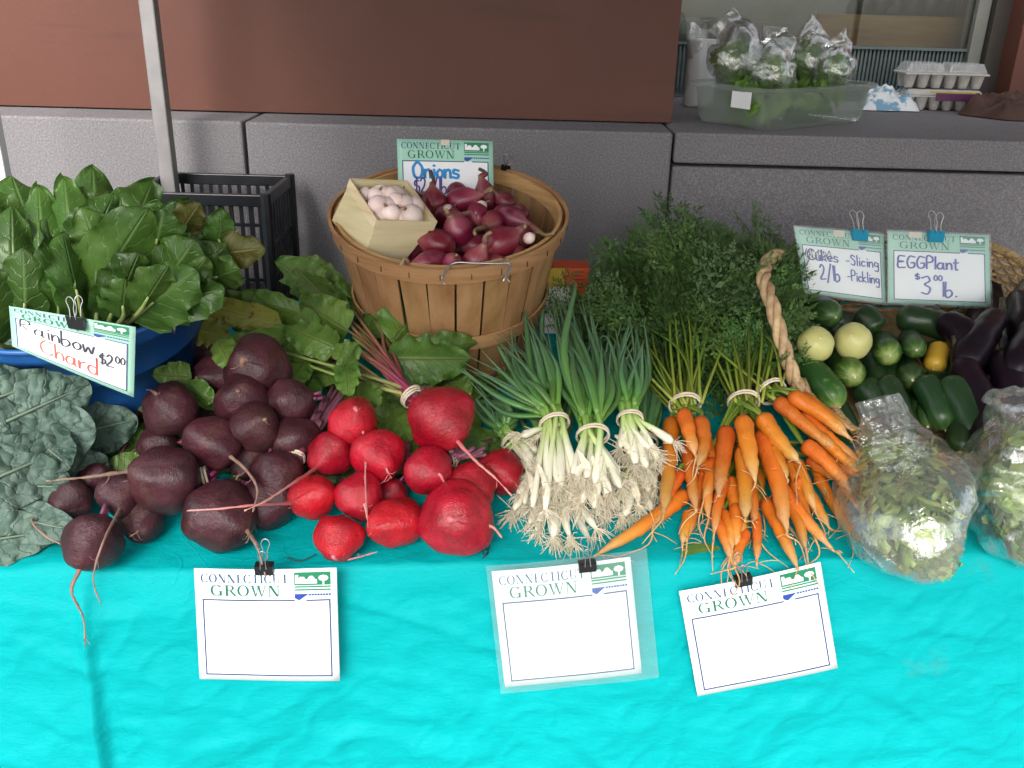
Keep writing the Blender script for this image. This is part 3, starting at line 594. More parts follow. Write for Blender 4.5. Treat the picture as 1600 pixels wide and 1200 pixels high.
# ================================================================== LEAVES, CRATES, TUB, CHARD, KALE
def prof_broad(s): return max(0.0, 1 - abs(2 * s ** .72 - 1) ** 2.5) ** .60
def prof_kale(s): return (math.sin(math.pi * s ** .75) ** .45) if 0 < s < 1 else 0.0
def leaf(g, b, m, t, width, twist=0.0, ruf=.12, fold=.25, seed=0, nu=16, nv=10, prof=prof_broad, blister=0.0, curl=0.0, face=None, freq=9):
    rr = random.Random(seed); b, m, t = Vector(b), Vector(m), Vector(t); ph, ph2 = rr.uniform(0, 6), rr.uniform(0, 6); o = Vector((seed * 1.37, seed * 2.1, 0))
    ax = (t - b).normalized(); tc_ = face or (CAM - (b + t) / 2).normalized()
    side = ax.cross(tc_).normalized(); side = Matrix.Rotation(twist, 3, ax) @ side
    def fn(i, j):
        s = 1 - (1 - i) ** 1.6; x = j * 2 - 1
        c = b * (1 - s) ** 2 + m * 2 * s * (1 - s) + t * s * s; tg = ((m - b) * (1 - s) + (t - m) * s).normalized()
        sd = (side - tg * side.dot(tg)).normalized(); nr = sd.cross(tg) * -1
        if nr.dot(side.cross(ax)) > 0: nr = -nr
        nr = -sd.cross(tg)
        wv = width / 2 * prof(s) * (1 + .16 * noise.noise(Vector((s * 5, (3 if x > 0 else -3), seed * .77))) * abs(x))
        ruffle = ruf * width * (abs(x) ** 2.2) * (math.sin(freq * s * 2.4 + ph + (1.3 if x > 0 else 0)) * .6 + noise.noise(Vector((s * 7, x * 2, seed * 1.9))) * 1.1)
        p = c + sd * (x * wv * math.cos(fold * abs(x))) + nr * (wv * abs(x) * math.sin(fold) * 1.0 + ruffle * min(1, 4 * s + .2) - curl * width * x * x)
        if blister: p += nr * blister * noise.noise(p * 55 + o) * (1 if abs(x) > .08 else .2) + nr * blister * .6 * noise.noise(p * 110 + o)
        return p
    g.grid(fn, nu, nv, lambda i, j: (j, 1 - (1 - i) ** 1.6)); return g
WK = 1.0
def leaf_px(b, t, wpx, mat, parent, arch=.02, stem=None, stem_mat=None, name='leaf', nu=16, nv=10, sag=0, **k):
    """b, t: places; wpx: width in picture pixels"""
    mid = (b + t) / 2; tocam = (CAM - mid).normalized(); m = mid + tocam * arch + Vector((0, 0, 1)) * sag
    o = leaf(G(), b, m, t, wpx * mpp(mid) * WK, nu=nu, nv=nv, **k).build(name, mat, parent)
    if stem: G().tube(catmull(stem, 8), lambda x: stem_r(x), 6).build('stem', stem_mat, parent)
    return o

# ---- black crates stacked behind the table
def crate(z0, H, lab, jx, jy):
    x0, x1, y0, y1 = -.835 + jx, -.545 + jx, 1.995 + jy, 2.225 + jy
    t = thing('plastic_crate', lab, 'crate', ((x0 + x1) / 2, (y0 + y1) / 2, z0), 'black plastic crates behind the table'); th = .006
    for a in (0, 1):
        g = G(); y = (y0, y1 - th)[a]
        n = 13
        for k in range(n): xx = x0 + th + (x1 - x0 - 2 * th - .008) * k / (n - 1); g.box((xx, y + .0007, z0 + .012), (xx + .008, y + th - .0007, z0 + H - .026))
        for zz in (.3, .55): g.box((x0 + th, y + .001, z0 + H * zz), (x1 - th, y + th - .001, z0 + H * zz + .008))
        g.build('slatted_side', 'black_plastic', t, smooth=False)
        g = G(); x = (x0, x1 - th)[a]
        for k in range(10): yy = y0 + th + (y1 - y0 - 2 * th - .008) * k / 9; g.box((x + .0007, yy, z0 + .012), (x + th - .0007, yy + .008, z0 + H - .026))
        for zz in (.3, .55): g.box((x + .001, y0 + th, z0 + H * zz), (x + th - .001, y1 - th, z0 + H * zz + .008))
        g.build('slatted_side', 'black_plastic', t, smooth=False)
    g = G()
    for (a, b, c, d) in ((x0 - .006, x1 + .006, y0 - .006, y0 + .008), (x0 - .006, x1 + .006, y1 - .008, y1 + .006), (x0 - .006, x0 + .008, y0 + .008, y1 - .008), (x1 - .008, x1 + .006, y0 + .008, y1 - .008)): g.box((a, c, z0 + H - .0255), (b, d, z0 + H))
    g.build('rim', 'black_plastic', t, smooth=False, bevel=.002)
    for (x, y) in ((x0, y0), (x1, y0), (x0, y1), (x1, y1)): G().tube([(x, y, z0 + .002), (x, y, z0 + H + .003)], .012, 8).build('corner_post', 'black_plastic', t, smooth=False)
    g = G().box((x0 + .001, y0 + .001, z0), (x1 - .001, y1 - .001, z0 + .0115)); g.build('bottom', 'black_plastic', t, smooth=False)
for k, (lab, jx, jy) in enumerate((('black plastic crate standing on the pavement, lowest of its stack', 0, 0), ('black plastic crate second from the bottom of its stack', .004, -.003), ('black plastic crate second from the top of its stack', -.003, .002), ('open black plastic crate on top of the stack by the tent post', .002, 0))):
    crate(k * .2835, .28, lab, jx, jy)

# ---- blue tub
TUBC = ony(112, 432, 1.55); TUBAX = NRM
def frame(axis, fwd=Vector((0, -1, 0))):
    z = axis.normalized(); y = (fwd - z * fwd.dot(z)).normalized(); x = y.cross(z); return Matrix((x, y, z)).transposed()
TM = Matrix.Translation(TUBC) @ frame(TUBAX).to_4x4()
ub, vb = uv_of(TUBC); HT = ((TUBC.z - tz(vb)) * NRM.z) + .0
# height so that its bottom meets the cloth
for _ in range(6): bt = TUBC - NRM * HT; HT += (bt.z - tz(uv_of(bt)[1])) * .9
RT = .236
tub = thing('blue_tub', 'round blue plastic tub filled with dark green chard', 'tub', TUBC - NRM * HT)
def lathe(Mx, prof, n=48, arc_=(0, 2 * math.pi)):
    g = G(); rows = []
    for i, (r, z) in enumerate(prof): rows.append([g.add(Mx @ Vector((r * math.cos(2 * math.pi * k / n), r * math.sin(2 * math.pi * k / n), z)), (k / n, i / len(prof))) for k in range(n)])
    for i in range(len(prof) - 1):
        for k in range(n): g.face(rows[i][k], rows[i][(k + 1) % n], rows[i + 1][(k + 1) % n], rows[i + 1][k])
    return g
pr = [(.001, -HT + .004), (RT * .74, -HT + .004), (RT * .76, -HT + .012), (RT * .83, -HT * .6), (RT * .86, -HT * .42), (RT * .875, -HT * .42), (RT * .88, -HT * .40), (RT * .95, -.03), (RT * .97, -.03), (RT * .975, -.022), (RT, 0), (RT * .995, .004), (RT * .98, .002), (RT * .93, -.03), (RT * .72, -HT + .014), (.001, -HT + .014)]
lathe(TM, pr).build('shell', 'blue_plastic', tub)
G().ring([TM @ Vector((RT * 1.005 * math.cos(a * math.pi / 24), RT * 1.005 * math.sin(a * math.pi / 24), .001)) for a in range(48)], .005, 6).build('rim', 'blue_plastic', tub)
hd = [ony(318, 455, 1.50), ony(290, 480, 1.44), ony(275, 500, 1.42), ony(272, 520, 1.42)]
G().tube(catmull(hd, 10), .0025, 6).build('wire_handle', 'wire', tub)

# ---- chard
BG = 'bunches of chard in the blue tub'
bun = []
for k in range(4):
    a = k * math.pi / 2 + .8
    bun.append(thing('chard_bunch', 'bunch of dark green chard leaves standing in the blue tub', 'chard', TM @ Vector((.08 * math.cos(a), .08 * math.sin(a), -HT + .02)), BG))
def chard(bpx, tpx, w, yb, yt, arch=.03, twist=0, mat='chard_leaf', seed=1, sag=0.0, **k):
    b, t = ony(*bpx, yb), ony(*tpx, yt); root = TM @ Vector((.06 * math.sin(seed * 2.3), .06 * math.cos(seed * 1.7), -HT + .03))
    par = min(bun, key=lambda e: (e.location - b - (b - TUBC) * 3).length)
    t = t + (t - b) * .06
    o = leaf_px(b, t, w * 1.22, mat, par, arch, twist=twist, seed=seed, sag=sag, ruf=k.get('ruf', .11) * 1.35, fold=k.get('fold', .3) * 1.5, nu=20, nv=14, curl=k.get('curl', 0.0))
    G().tube(catmull([root, root.lerp(b, .6) + Vector((0, 0, .01)), b, b.lerp(t, .35) + (CAM - b).normalized() * arch * .75 - (CAM - b).normalized() * .004], 10), lambda x: .0075 * (1 - .75 * x), 6).build('stem', 'chard_stem', par)
    return o
HAND = [  # base px, tip px, width px, y base, y tip, arch, twist
 ((118, 500), (225, 335), 95, 1.40, 1.38, .030, .25), ((70, 470), (60, 300), 80, 1.42, 1.50, .05, -.2), ((20, 480), (18, 330), 75, 1.38, 1.44, .05, .1),
 ((40, 520), (35, 395), 80, 1.36, 1.36, .03, -.3), ((150, 380), (145, 268), 100, 1.50, 1.60, .05, .1), ((190, 400), (235, 290), 85, 1.52, 1.60, .05, .2),
 ((215, 430), (290, 320), 80, 1.50, 1.56, .05, .1), ((240, 400), (255, 330), 70, 1.44, 1.40, .05, -.35), ((235, 470), (300, 380), 85, 1.42, 1.38, .04, -.2),
 ((205, 500), (300, 425), 88, 1.38, 1.36, .035, -.3), ((170, 505), (215, 400), 70, 1.37, 1.36, .03, .4), ((190, 500), (195, 440), 60, 1.36, 1.33, .02, .2),
 ((290, 450), (350, 385), 70, 1.48, 1.46, .05, .0), ((320, 440), (372, 420), 58, 1.46, 1.42, .03, .3), ((300, 420), (330, 345), 60, 1.52, 1.55, .05, .2),
 ((130, 500), (100, 370), 60, 1.36, 1.36, .03, .7), ((95, 500), (85, 420), 50, 1.36, 1.34, .02, -.6), ((105, 505), (75, 350), 45, 1.37, 1.38, .03, 1.0),
 ((250, 480), (345, 452), 60, 1.40, 1.38, .03, -.4), ((150, 505), (150, 400), 66, 1.37, 1.39, .03, -.5), ((215, 490), (260, 420), 60, 1.36, 1.34, .03, .5),
 ((0, 400), (-20, 290), 90, 1.45, 1.52, .05, .2), ((110, 400), (100, 285), 80, 1.46, 1.52, .05, -.3), ((60, 390), (20, 280), 90, 1.54, 1.62, .04, .3), ((0, 540), (-20, 420), 90, 1.34, 1.34, .03, .0),
 ((130, 410), (175, 310), 70, 1.43, 1.44, .05, .3), ((170, 440), (130, 330), 75, 1.42, 1.40, .05, -.2), ((270, 470), (320, 405), 60, 1.41, 1.38, .03, .2)]
for k, (b, t, w_, yb, yt, ar, tw) in enumerate(HAND): chard(b, t, w_, yb, yt, ar, tw, seed=k + 3, fold=.22 + .2 * ((k * 7) % 5) / 5, ruf=.08 + .08 * ((k * 3) % 4) / 4)
for k, (b, t, w_) in enumerate((((310, 400), (408, 388), 55), ((340, 400), (345, 330), 44), ((275, 370), (310, 320), 48))): chard(b, t, w_, 1.50, 1.48, .03, .2, 'chard_old' if k != 1 else 'chard_leaf', seed=60 + k, curl=.12)
for k in range(34):
    x = rnd.uniform(-30, 330); top = 285 + max(0, x - 200) * .38; y = rnd.uniform(top + 6, 430)
    yy = rnd.uniform(1.50, 1.68); chard((x * .8 + 22 + rnd.uniform(-25, 25), y + rnd.uniform(70, 130)), (x, y), rnd.uniform(60, 95), yy - .03, yy, .04, rnd.uniform(-.5, .5), seed=100 + k)

# ---- kale heap at the table end
KG = 'kale bunches beside the blue tub'
kb = [thing('kale_bunch', lab, 'kale', onc(*p), KG) for lab, p in (('bunch of blistered grey green kale leaves lying at the table end, below the chard sign', (60, 780)), ('kale bunch tucked under the chard sign against the blue tub', (60, 620)))]
KL = [ # base, tip, width, h base, h tip, bunch
 ((-90, 600), (150, 575), 150, .12, .14, 1), ((-60, 690), (140, 600), 130, .14, .16, 1), ((-40, 560), (60, 640), 120, .16, .15, 1), ((60, 690), (215, 655), 95, .06, .07, 1),
 ((-110, 700), (150, 670), 150, .12, .115, 0), ((-110, 790), (130, 690), 120, .10, .10, 0), ((-120, 760), (110, 760), 140, .085, .075, 0), ((-120, 815), (105, 785), 120, .06, .05, 0),
 ((-120, 860), (90, 828), 95, .035, .03, 0), ((40, 760), (170, 720), 80, .05, .05, 0), ((-60, 640), (60, 600), 110, .18, .18, 1), ((0, 640), (110, 730), 90, .12, .10, 0), ((90, 620), (180, 600), 60, .07, .08, 1), ((-20, 800), (120, 830), 70, .05, .035, 0)]
for k, (b, t, w_, h0, h1, n) in enumerate(KL):
    leaf_px(onc(*b, h0), onc(*t, h1), w_, 'kale_leaf', kb[n], .02, twist=rnd.uniform(-.2, .2), seed=200 + k, ruf=.06, fold=.12, nu=44, nv=26, prof=prof_kale, blister=.006, freq=14)
    G().tube(catmull([onc(*b, h0), (onc(*b, h0) + onc(*t, h1)) / 2 + (CAM - onc(*t, h1)).normalized() * .012, onc(*t, h1)], 8), lambda x: .004 * (1 - .8 * x), 5).build('midrib', 'kale_rib', kb[n])

# sign on the tub
TS = [ony(14, 478, 1.325), ony(212, 511, 1.300), ony(209, 621, 1.285), ony(19, 541, 1.300)]
pens = [('handwriting', write('Rainbow', .09, .72, .48, .25, .018, -.08), 'pen_black'), ('handwriting', write('Chard', .25, .74, .15, .27, .018, -.06), 'pen_red'), ('handwriting', write('$2', .74, .86, .33, .18, .016), 'pen_black'), ('handwriting', write('00', .86, .94, .42, .10, .012), 'pen_black')]
pt, nr_, s_ = sign('mint bordered sign with Rainbow Chard handwritten, clipped to the tub rim', TS, 'mint', pens, bend=.012)
binder_clip('black binder clip holding the chard sign on the tub rim', pt(.58, 1.0, .004), (TS[1] - TS[0]).normalized(), (TS[3] - TS[0]).normalized(), nr_, .026, 'clip_black', 'black binder clips', True)
# ================================================================== BEETS
def beet_prof(q_, g_):
    z = q_.z; f = 1.0
    f = 1 + .06 * math.sin(3 * g_ + 1) * (1 - z * z) ** .5
    if z > .55: f *= 1 - .25 * (z - .55)
    k = 1 + (.18 * max(0, -z - .55) / .45)
    return Vector((q_.x * f, q_.y * f, z * (k if z < 0 else .88)))
def beet_body(px, py, r, layer, mat, parent, root=None, rootmat='tan_root', ry=None, seed=0, axis=None, rr=None):
    r *= 1.09; ry = ry * 1.09 if ry else None; h = .05; p = onc(px, py, h)
    for _ in range(3): rad = r * mpp(p); h = rad * .96 * NRM.z + layer * .045; p = onc(px, py, h)
    rad = r * mpp(p); tocam = (CAM - p).normalized()
    rp = None
    if root:
        rp = [onc(*r_) if len(r_) == 3 else onv(*r_, -.058) if r_[1] > 893 else onc(*r_, .008 if r_[1] > 862 else h * (1 - .30 * (i + 1) / len(root)) + .016) for i, r_ in enumerate(root)]
        rp = [p + (tocam * .0)] + rp
        d = (rp[1] - p); down = (d - tocam * d.dot(tocam)); L = down.length
        ax = (down.normalized() * min(1, L / rad * .9) + tocam * math.sqrt(max(0.02, 1 - min(1, L / rad * .9) ** 2))).normalized()
    else:
        g1 = random.Random(seed); ax = Vector((g1.uniform(-1, 1), -.3 + g1.uniform(-.6, .6), g1.uniform(-.9, .3))).normalized()
    if axis is not None: ax = axis
    up = -ax; x_ = up.cross(Vector((.3, .9, .2))).normalized(); y_ = up.cross(x_)
    ez = (ry or r) / r
    Mx = Matrix.Translation(p) @ Matrix((x_, y_, up)).transposed().to_4x4() @ Matrix.Diagonal((rad * .99, rad * .99, rad * ez, 1))
    o = G().blob(Mx, 20, 28, .11, 1.6, beet_prof, seed).build('beet', mat, parent)
    # taproot
    k0 = p + ax * rad * ez * .95
    if rp:
        pts = [p + ax * rad * .75, k0 + ax * rad * .22] + rp[2:] if L < rad * 1.1 else [p + ax * rad * .75, k0 + ax * rad * .15] + rp[1:]
        if len(pts) < 3: pts.append(k0 + ax * rad * .9 + Vector((0, 0, -.01)))
        n = max(10, 6 * len(pts)); r0 = rr or rad * .13
        cp = catmull(pts, n); g = G(); g.tube(cp, lambda s: r0 * (1.9 * (1 - s) ** 9 + .50 * (1 - s) + .16), 7, wob=r0 * .25, wf=140)
        r2 = random.Random(seed)
        for _ in range(3):
            i = r2.randrange(3, n - 1); a = cp[i]; d = Vector((r2.uniform(-1, 1), r2.uniform(-.6, .3), r2.uniform(-.7, .5))) * rad * .45
            g.tube(catmull([a, a + d * .5 + Vector((0, 0, -.004)), a + d], 5), lambda s: r0 * .14 * (1 - .7 * s), 4)
        g.build('taproot', rootmat, o)
    else:
        g = G().tube(catmull([p + ax * rad * .8, k0 + ax * rad * .2, k0 + ax * rad * .7 + Vector((0, 0, -.008))], 8), lambda s: rad * .10 * (2.0 * (1 - s) ** 4 + .1), 6)
        g.build('taproot', rootmat, o)
    # crown scar with stubs
    c0 = p - ax * rad * ez * .80; g = G(); r2 = random.Random(seed + 5)
    for k in range(6): d = (x_ * r2.uniform(-1, 1) + y_ * r2.uniform(-1, 1)) * rad * .16; g.tube([c0 + d, c0 + d * 1.25 - ax * rad * r2.uniform(.18, .42)], rad * .07, 5)
    g.build('stem_stubs', 'dry_stem', o)
    return p, rad, ax, o
def rubber(parent, c, ax, r, wr=.003, turns=2):
    ax = ax.normalized(); x_ = ax.orthogonal().normalized(); y_ = ax.cross(x_); g = G()
    for k in range(turns): g.ring([c + ax * (wr * 1.5 * (k - .5)) + (x_ * math.cos(a) + y_ * math.sin(a)) * r * (1 + .05 * math.sin(2 * a + k)) for a in [2 * math.pi * i / 20 for i in range(20)]], wr * .62, 6)
    g.build('rubber_band', 'band', parent)

def under_leaves(t, cx, cy, n, sp, seed, up=1.0, mat='beet_leaf'):   # the bunch's own tops, lying flat beneath the pile
    r3 = random.Random(seed)
    for k in range(n):
        x, y = cx + r3.uniform(-sp, sp), cy + r3.uniform(-.45, .45) * sp; a = r3.uniform(-1.2, 1.2); L_ = r3.uniform(70, 110)
        b, e = onc(x, y, .012 + .008 * r3.random()), onc(x + math.sin(a) * L_, y - math.cos(a) * L_ * .6, .014 + .02 * r3.random())
        leaf_px(b, e, r3.uniform(50, 75), mat, t, .006, twist=r3.uniform(-.25, .25) - .3, seed=seed + k, ruf=.10, fold=.2, nu=12, nv=8)
        G().tube(catmull([onc(x - math.sin(a) * 50, y + math.cos(a) * 34, .016), b, b.lerp(e, .4) + NRM * .006], 6), .0032, 6).build('stem', 'dry_stem', t)
DB = [('bunch of dark purple beets next to the kale, tan taproots hanging over the edge', (322, 748), [
        (264, 750, 50, .9, [(205, 738), (140, 745, .13), (72, 752, .14)]), (187, 772, 33, .9, [(187, 795), (160, 850), (146, 905), (158, 945)]), (112, 780, 31, .3, [(85, 798), (50, 812), (75, 840), (116, 858)]), (222, 812, 33, .0, [(215, 830), (203, 838)]),
        (145, 842, 42, .25, [(125, 888), (112, 925), (130, 965), (133, 1010)]), (150, 750, 26, .2, None)]),
      ('bunch of dark purple beets resting on bare cloth above the blank sign', (462, 716), [
        (340, 805, 53, 0, [(385, 829), (402, 855), (415, 900)]), (424, 782, 40, .0, [(400, 815), (385, 850)]), (433, 740, 37, .8, None), (390, 718, 31, .6, [(375, 740), (362, 760)])]),
      ('bunch of dark purple beets lying between the blue tub and other dark beets', (300, 690), [
        (330, 692, 41, 1.3, [(358, 712), (385, 735), (402, 765), (395, 800)]), (269, 641, 40, 1.6, [(243, 615), (228, 608)]), (252, 695, 30, .5, None), (265, 585, 34, .9, [(232, 582), (222, 585)]), (210, 640, 26, .2, None), (320, 655, 30, .2, None)]),
      ('topmost bunch of dark purple beets, heaped beneath the yellowing beet leaves', (440, 560), [
        (405, 577, 49, 1.9, [(382, 565), (385, 605), (410, 635), (430, 660)]), (382, 626, 41, 1.7, [(372, 612), (360, 617)]), (398, 668, 37, 1.7, [(415, 655), (428, 650)]), (456, 630, 38, 1.6, None), (345, 590, 36, 1.2, [(310, 590), (318, 570), (345, 560)]), (455, 690, 38, .9, None), (335, 555, 32, .9, None), (440, 590, 30, .9, None), (300, 610, 30, .6, None)])]
sd = 1
for lab, bnd, L in DB:
    t = thing('beet_bunch', lab, 'beets', onc(L[0][0], L[0][1] + 40), 'bunches of dark beets')
    for b in L:
        sd += 1; beet_body(*b[:4], 'dark_beet', t, b[4], 'tan_root', seed=sd)
    under_leaves(t, *{322: (230, 720), 462: (410, 740), 300: (270, 650), 440: (400, 610)}[bnd[0]], 16, 75, 3000 + 40 * sd)
    if bnd[0] != 440 and bnd[0] != 300:
        p = onc(*bnd, .07); rubber(t, p, Vector((.9, .3, .2)), .018, .0035)
        for k in range(8): e = p + Vector((rnd.uniform(-.02, .02), rnd.uniform(.03, .07), rnd.uniform(-.01, .015))); G().tube(catmull([p + Vector((rnd.uniform(-.01, .01), 0, rnd.uniform(-.01, .01))), e], 4), .004, 6).build('stem', 'dry_stem', t)

def stalk(parent, pts, r0, r1, mat, name='stem'): return G().tube(catmull(pts, 14), lambda s: r0 + (r1 - r0) * s, 7).build(name, mat, parent)
def root_px(L): return L
RB = [('big red beet tied to green beet tops, lying highest of the red beets', [(686, 650, 50, 2.2, [(715, 690), (745, 722), (775, 748), (800, 775)], 47)]),
      ('bunch of round red beets with cut purple stems, next to the dark beets', [
        (552, 660, 36, 1.8, [(556, 642), (570, 690), (571, 760), (575, 825)], 36), (517, 708, 33, 1.1, [(493, 732), (462, 752, .13), (420, 780, .14), (382, 798, .14)], 33), (591, 712, 40, 1.2, [(605, 735), (612, 748)], 36), (490, 775, 33, .8, [(458, 785), (400, 789, .125), (340, 795, .135), (292, 798, .13)], 35),
        (561, 776, 36, .7, [(570, 790), (575, 815)], 34), (528, 839, 36, 0, [(522, 872), (545, 874), (590, 862)], 33)]),
      ('bunch of red beets in front of the scallions, with the biggest red globe', [
        (714, 811, 55, 0, [(706, 812), (745, 818), (770, 824), (784, 840)], 54), (625, 815, 37, .1, [(594, 822), (586, 838)], 50), (669, 735, 36, 1.4, [(687, 742), (698, 752), (720, 715)], 35), (735, 760, 37, .7, None, 36), (780, 735, 33, .5, None, 34), (610, 770, 26, .2, None, 26)])]
tops = []
for n, (lab, L) in enumerate(RB):
    t = thing('beet_bunch', lab, 'beets', onc(L[0][0], L[0][1] + 50), 'bunches of red beets'); tops.append(t)
    for b in L:
        sd += 1; beet_body(*b[:4], 'red_beet', t, b[4], 'pink_root', ry=b[5], seed=sd, rr=.0055 if n == 0 else None)
under_leaves(tops[1], 540, 720, 22, 85, 5000); under_leaves(tops[2], 690, 730, 20, 85, 5100); under_leaves(tops[0], 640, 640, 26, 120, 5200)
# stems and leaves of the big beet
t = tops[0]; BP = onc(646, 622, .125)
rubber(t, BP, onc(600, 570, .14) - BP, .019, .0035, 3)
def HL(x, y, h=.1): return onc(x, y, h)
SPR = [((560, 560), (470, 500), .13, .12), ((575, 545), (500, 455), .14, .12), ((555, 575), (380, 490), .13, .13), ((550, 590), (330, 520), .12, .12), ((590, 540), (540, 470), .14, .10), ((600, 545), (480, 440), .15, .10), ((560, 600), (450, 560), .11, .10), ((610, 550), (600, 500), .15, .12), ((600, 560), (520, 500), .15, .13), ((570, 585), (420, 540), .12, .11), ((580, 570), (500, 530), .14, .14)]
for k, (m, e, hm, he) in enumerate(SPR):
    o = Vector((rnd.uniform(-.012, .012), rnd.uniform(-.008, .008), rnd.uniform(-.012, .012))); st = onc(668, 640, .11)
    stalk(t, [st + o * .4, BP + o, HL(*m, hm) + o, HL(*e, he)], .0052, .0022, 'beet_stem' if k % 3 else 'pale_stem')
LV2 = []
for k in range(9):
    o = Vector((rnd.uniform(-.014, .014), rnd.uniform(-.01, .01), rnd.uniform(-.014, .014))); a = rnd.uniform(-18, 18)
    stalk(t, [onc(664, 638, .115) + o * .4, BP + o, HL(598 + a, 560 - a * .6, .135), HL(560 + a * 1.6, 520 - a * 1.3, .13)], .0052, .003, 'beet_stem')
LV = [ # base, tip, width, h0, h1, yellow, twist, arch
 ((612, 535), (672, 458), 92, .13, .15, 0, .3, .03), ((600, 560), (735, 560), 84, .13, .12, 0, -.3, .03), ((640, 560), (745, 535), 60, .12, .12, 0, .4, .02), ((640, 500), (720, 500), 60, .12, .13, 0, -.2, .02), ((590, 530), (590, 455), 66, .10, .11, 0, -.4, .02),
 ((440, 505), (292, 468), 46, .15, .17, 1, .2, .02), ((470, 490), (365, 462), 44, .14, .16, 0, -.3, .03), ((470, 520), (340, 545), 46, .13, .15, 0, .3, .02), ((420, 530), (328, 548), 40, .14, .15, 0, 0, .02),
 ((540, 560), (545, 620), 44, .15, .15, 2, .3, .03), ((560, 600), (595, 634), 36, .12, .12, 0, .2, .02), ((555, 560), (528, 548), 50, .16, .17, 2, -.3, .03), ((500, 480), (490, 425), 56, .12, .12, 0, .4, .03), ((530, 500), (510, 440), 50, .11, .11, 0, -.3, .02), ((480, 560), (440, 610), 44, .11, .11, 0, .3, .02),
 ((470, 540), (450, 560), 40, .12, .12, 0, .1, .01), ((520, 530), (450, 480), 50, .10, .10, 0, .0, .02), ((490, 590), (470, 640), 40, .09, .09, 0, .2, .01), ((640, 560), (680, 600), 60, .09, .09, 0, .1, .02), ((690, 590), (735, 620), 60, .06, .06, 0, .1, .02),
 ((560, 480), (580, 430), 60, .06, .07, 0, 0, .02), ((520, 470), (470, 400), 70, .05, .06, 0, 0, .02), ((600, 520), (560, 470), 60, .07, .08, 0, 0, .02), ((440, 600), (400, 540), 50, .06, .06, 0, 0, .01), ((610, 640), (640, 690), 50, .06, .05, 0, .1, .01), ((700, 640), (760, 600), 50, .05, .05, 0, .1, .01), ((520, 600), (500, 560), 60, .07, .07, 0, .1, .01)]
for k, (b, e, w_, h0, h1, y_, tw, ar) in enumerate(LV):
    leaf_px(HL(*b, h0), HL(*e, h1), w_, 'beet_leaf_yellow' if y_ == 1 else 'beet_leaf', t, ar, twist=tw, seed=400 + k, ruf=.17, fold=.3, nu=22, nv=14, freq=12, curl=.15 if y_ == 2 else 0)
for k, (m, e, hm, he) in enumerate(SPR):                    # a blade at the end of every stalk
    dx, dy = e[0] - m[0], e[1] - m[1]; L_ = math.hypot(dx, dy); q1 = (e[0] - dx / L_ * 30, e[1] - dy / L_ * 30); q2 = (e[0] + dx / L_ * 62, e[1] + dy / L_ * 48)
    leaf_px(HL(*q1, he + .008), HL(*q2, he + .012), 52 + 9 * (k % 3), 'beet_leaf' if k != 3 else 'beet_leaf_yellow', t, .02, twist=.35 * math.sin(k * 2.1), seed=500 + k, ruf=.18, fold=.35, nu=22, nv=14, freq=12)
# leaf scraps among the dark beets
sc_t = thing('beet_leaf_sprig', 'small sprig of green beet leaves caught between the blue tub and dark beets', 'beet leaf', onc(280, 600, .05))
for k, (b, e, w_, h0, h1) in enumerate((((300, 590), (240, 585), 50, .13, .13), ((290, 600), (335, 630), 40, .12, .10), ((260, 610), (215, 640), 44, .07, .06), ((320, 640), (335, 600), 36, .09, .10), ((350, 555), (385, 565), 50, .17, .17), ((340, 530), (362, 572), 46, .18, .17))):
    leaf_px(HL(*b, h0), HL(*e, h1), w_, 'beet_leaf', sc_t, .015, seed=460 + k, ruf=.16, fold=.3, twist=rnd.uniform(-.3, .3))
# cut stems of the other two red bunches
def cut_stems(t, band_px, hb, ends, n, to):
    c = onc(*band_px, hb); rubber(t, c, onc(*ends[0], hb) - c, .015, .003)
    for k in range(n):
        e = ends[k % len(ends)]; o = Vector((rnd.uniform(-.01, .01), rnd.uniform(-.01, .01), rnd.uniform(-.01, .01)))
        stalk(t, [onc(*to, hb * .6) + o, c + o, HL((band_px[0] + e[0]) / 2 + rnd.uniform(-4, 4), (band_px[1] + e[1]) / 2 + rnd.uniform(-3, 6), hb + .01), HL(e[0] + rnd.uniform(-6, 6), e[1] + rnd.uniform(-6, 6), hb + .02)], .005, .0035, 'dry_stem')
cut_stems(tops[1], (461, 716), .08, [(496, 640), (510, 620), (526, 608), (538, 612), (500, 655)], 16, (445, 735))
cut_stems(tops[2], (704, 715), .075, [(740, 700), (760, 705), (720, 700)], 8, (690, 725))
for k in range(7): stalk(tops[2], [HL(640, 695 + k * 4, .07), HL(590, 680 + k * 3, .08), HL(545 + k * 6, 660 + k * 4, .075)], .0045, .003, 'dry_stem')
# thin root scraps on the cloth
for k, (lab, P) in enumerate((('thin dark root scrap on the cloth left of the lowest red beet', [(448, 872), (470, 876), (494, 866)]), ('curled dark root thread on the cloth in front of the biggest red beet', [(750, 845), (765, 852), (757, 868), (752, 850), (763, 862), (754, 872)]))):
    tag(G().tube(catmull([onc(x, y, .003) for x, y in P], 16), .0009, 5).build('root_scrap', 'dark_root', None), lab, 'root')
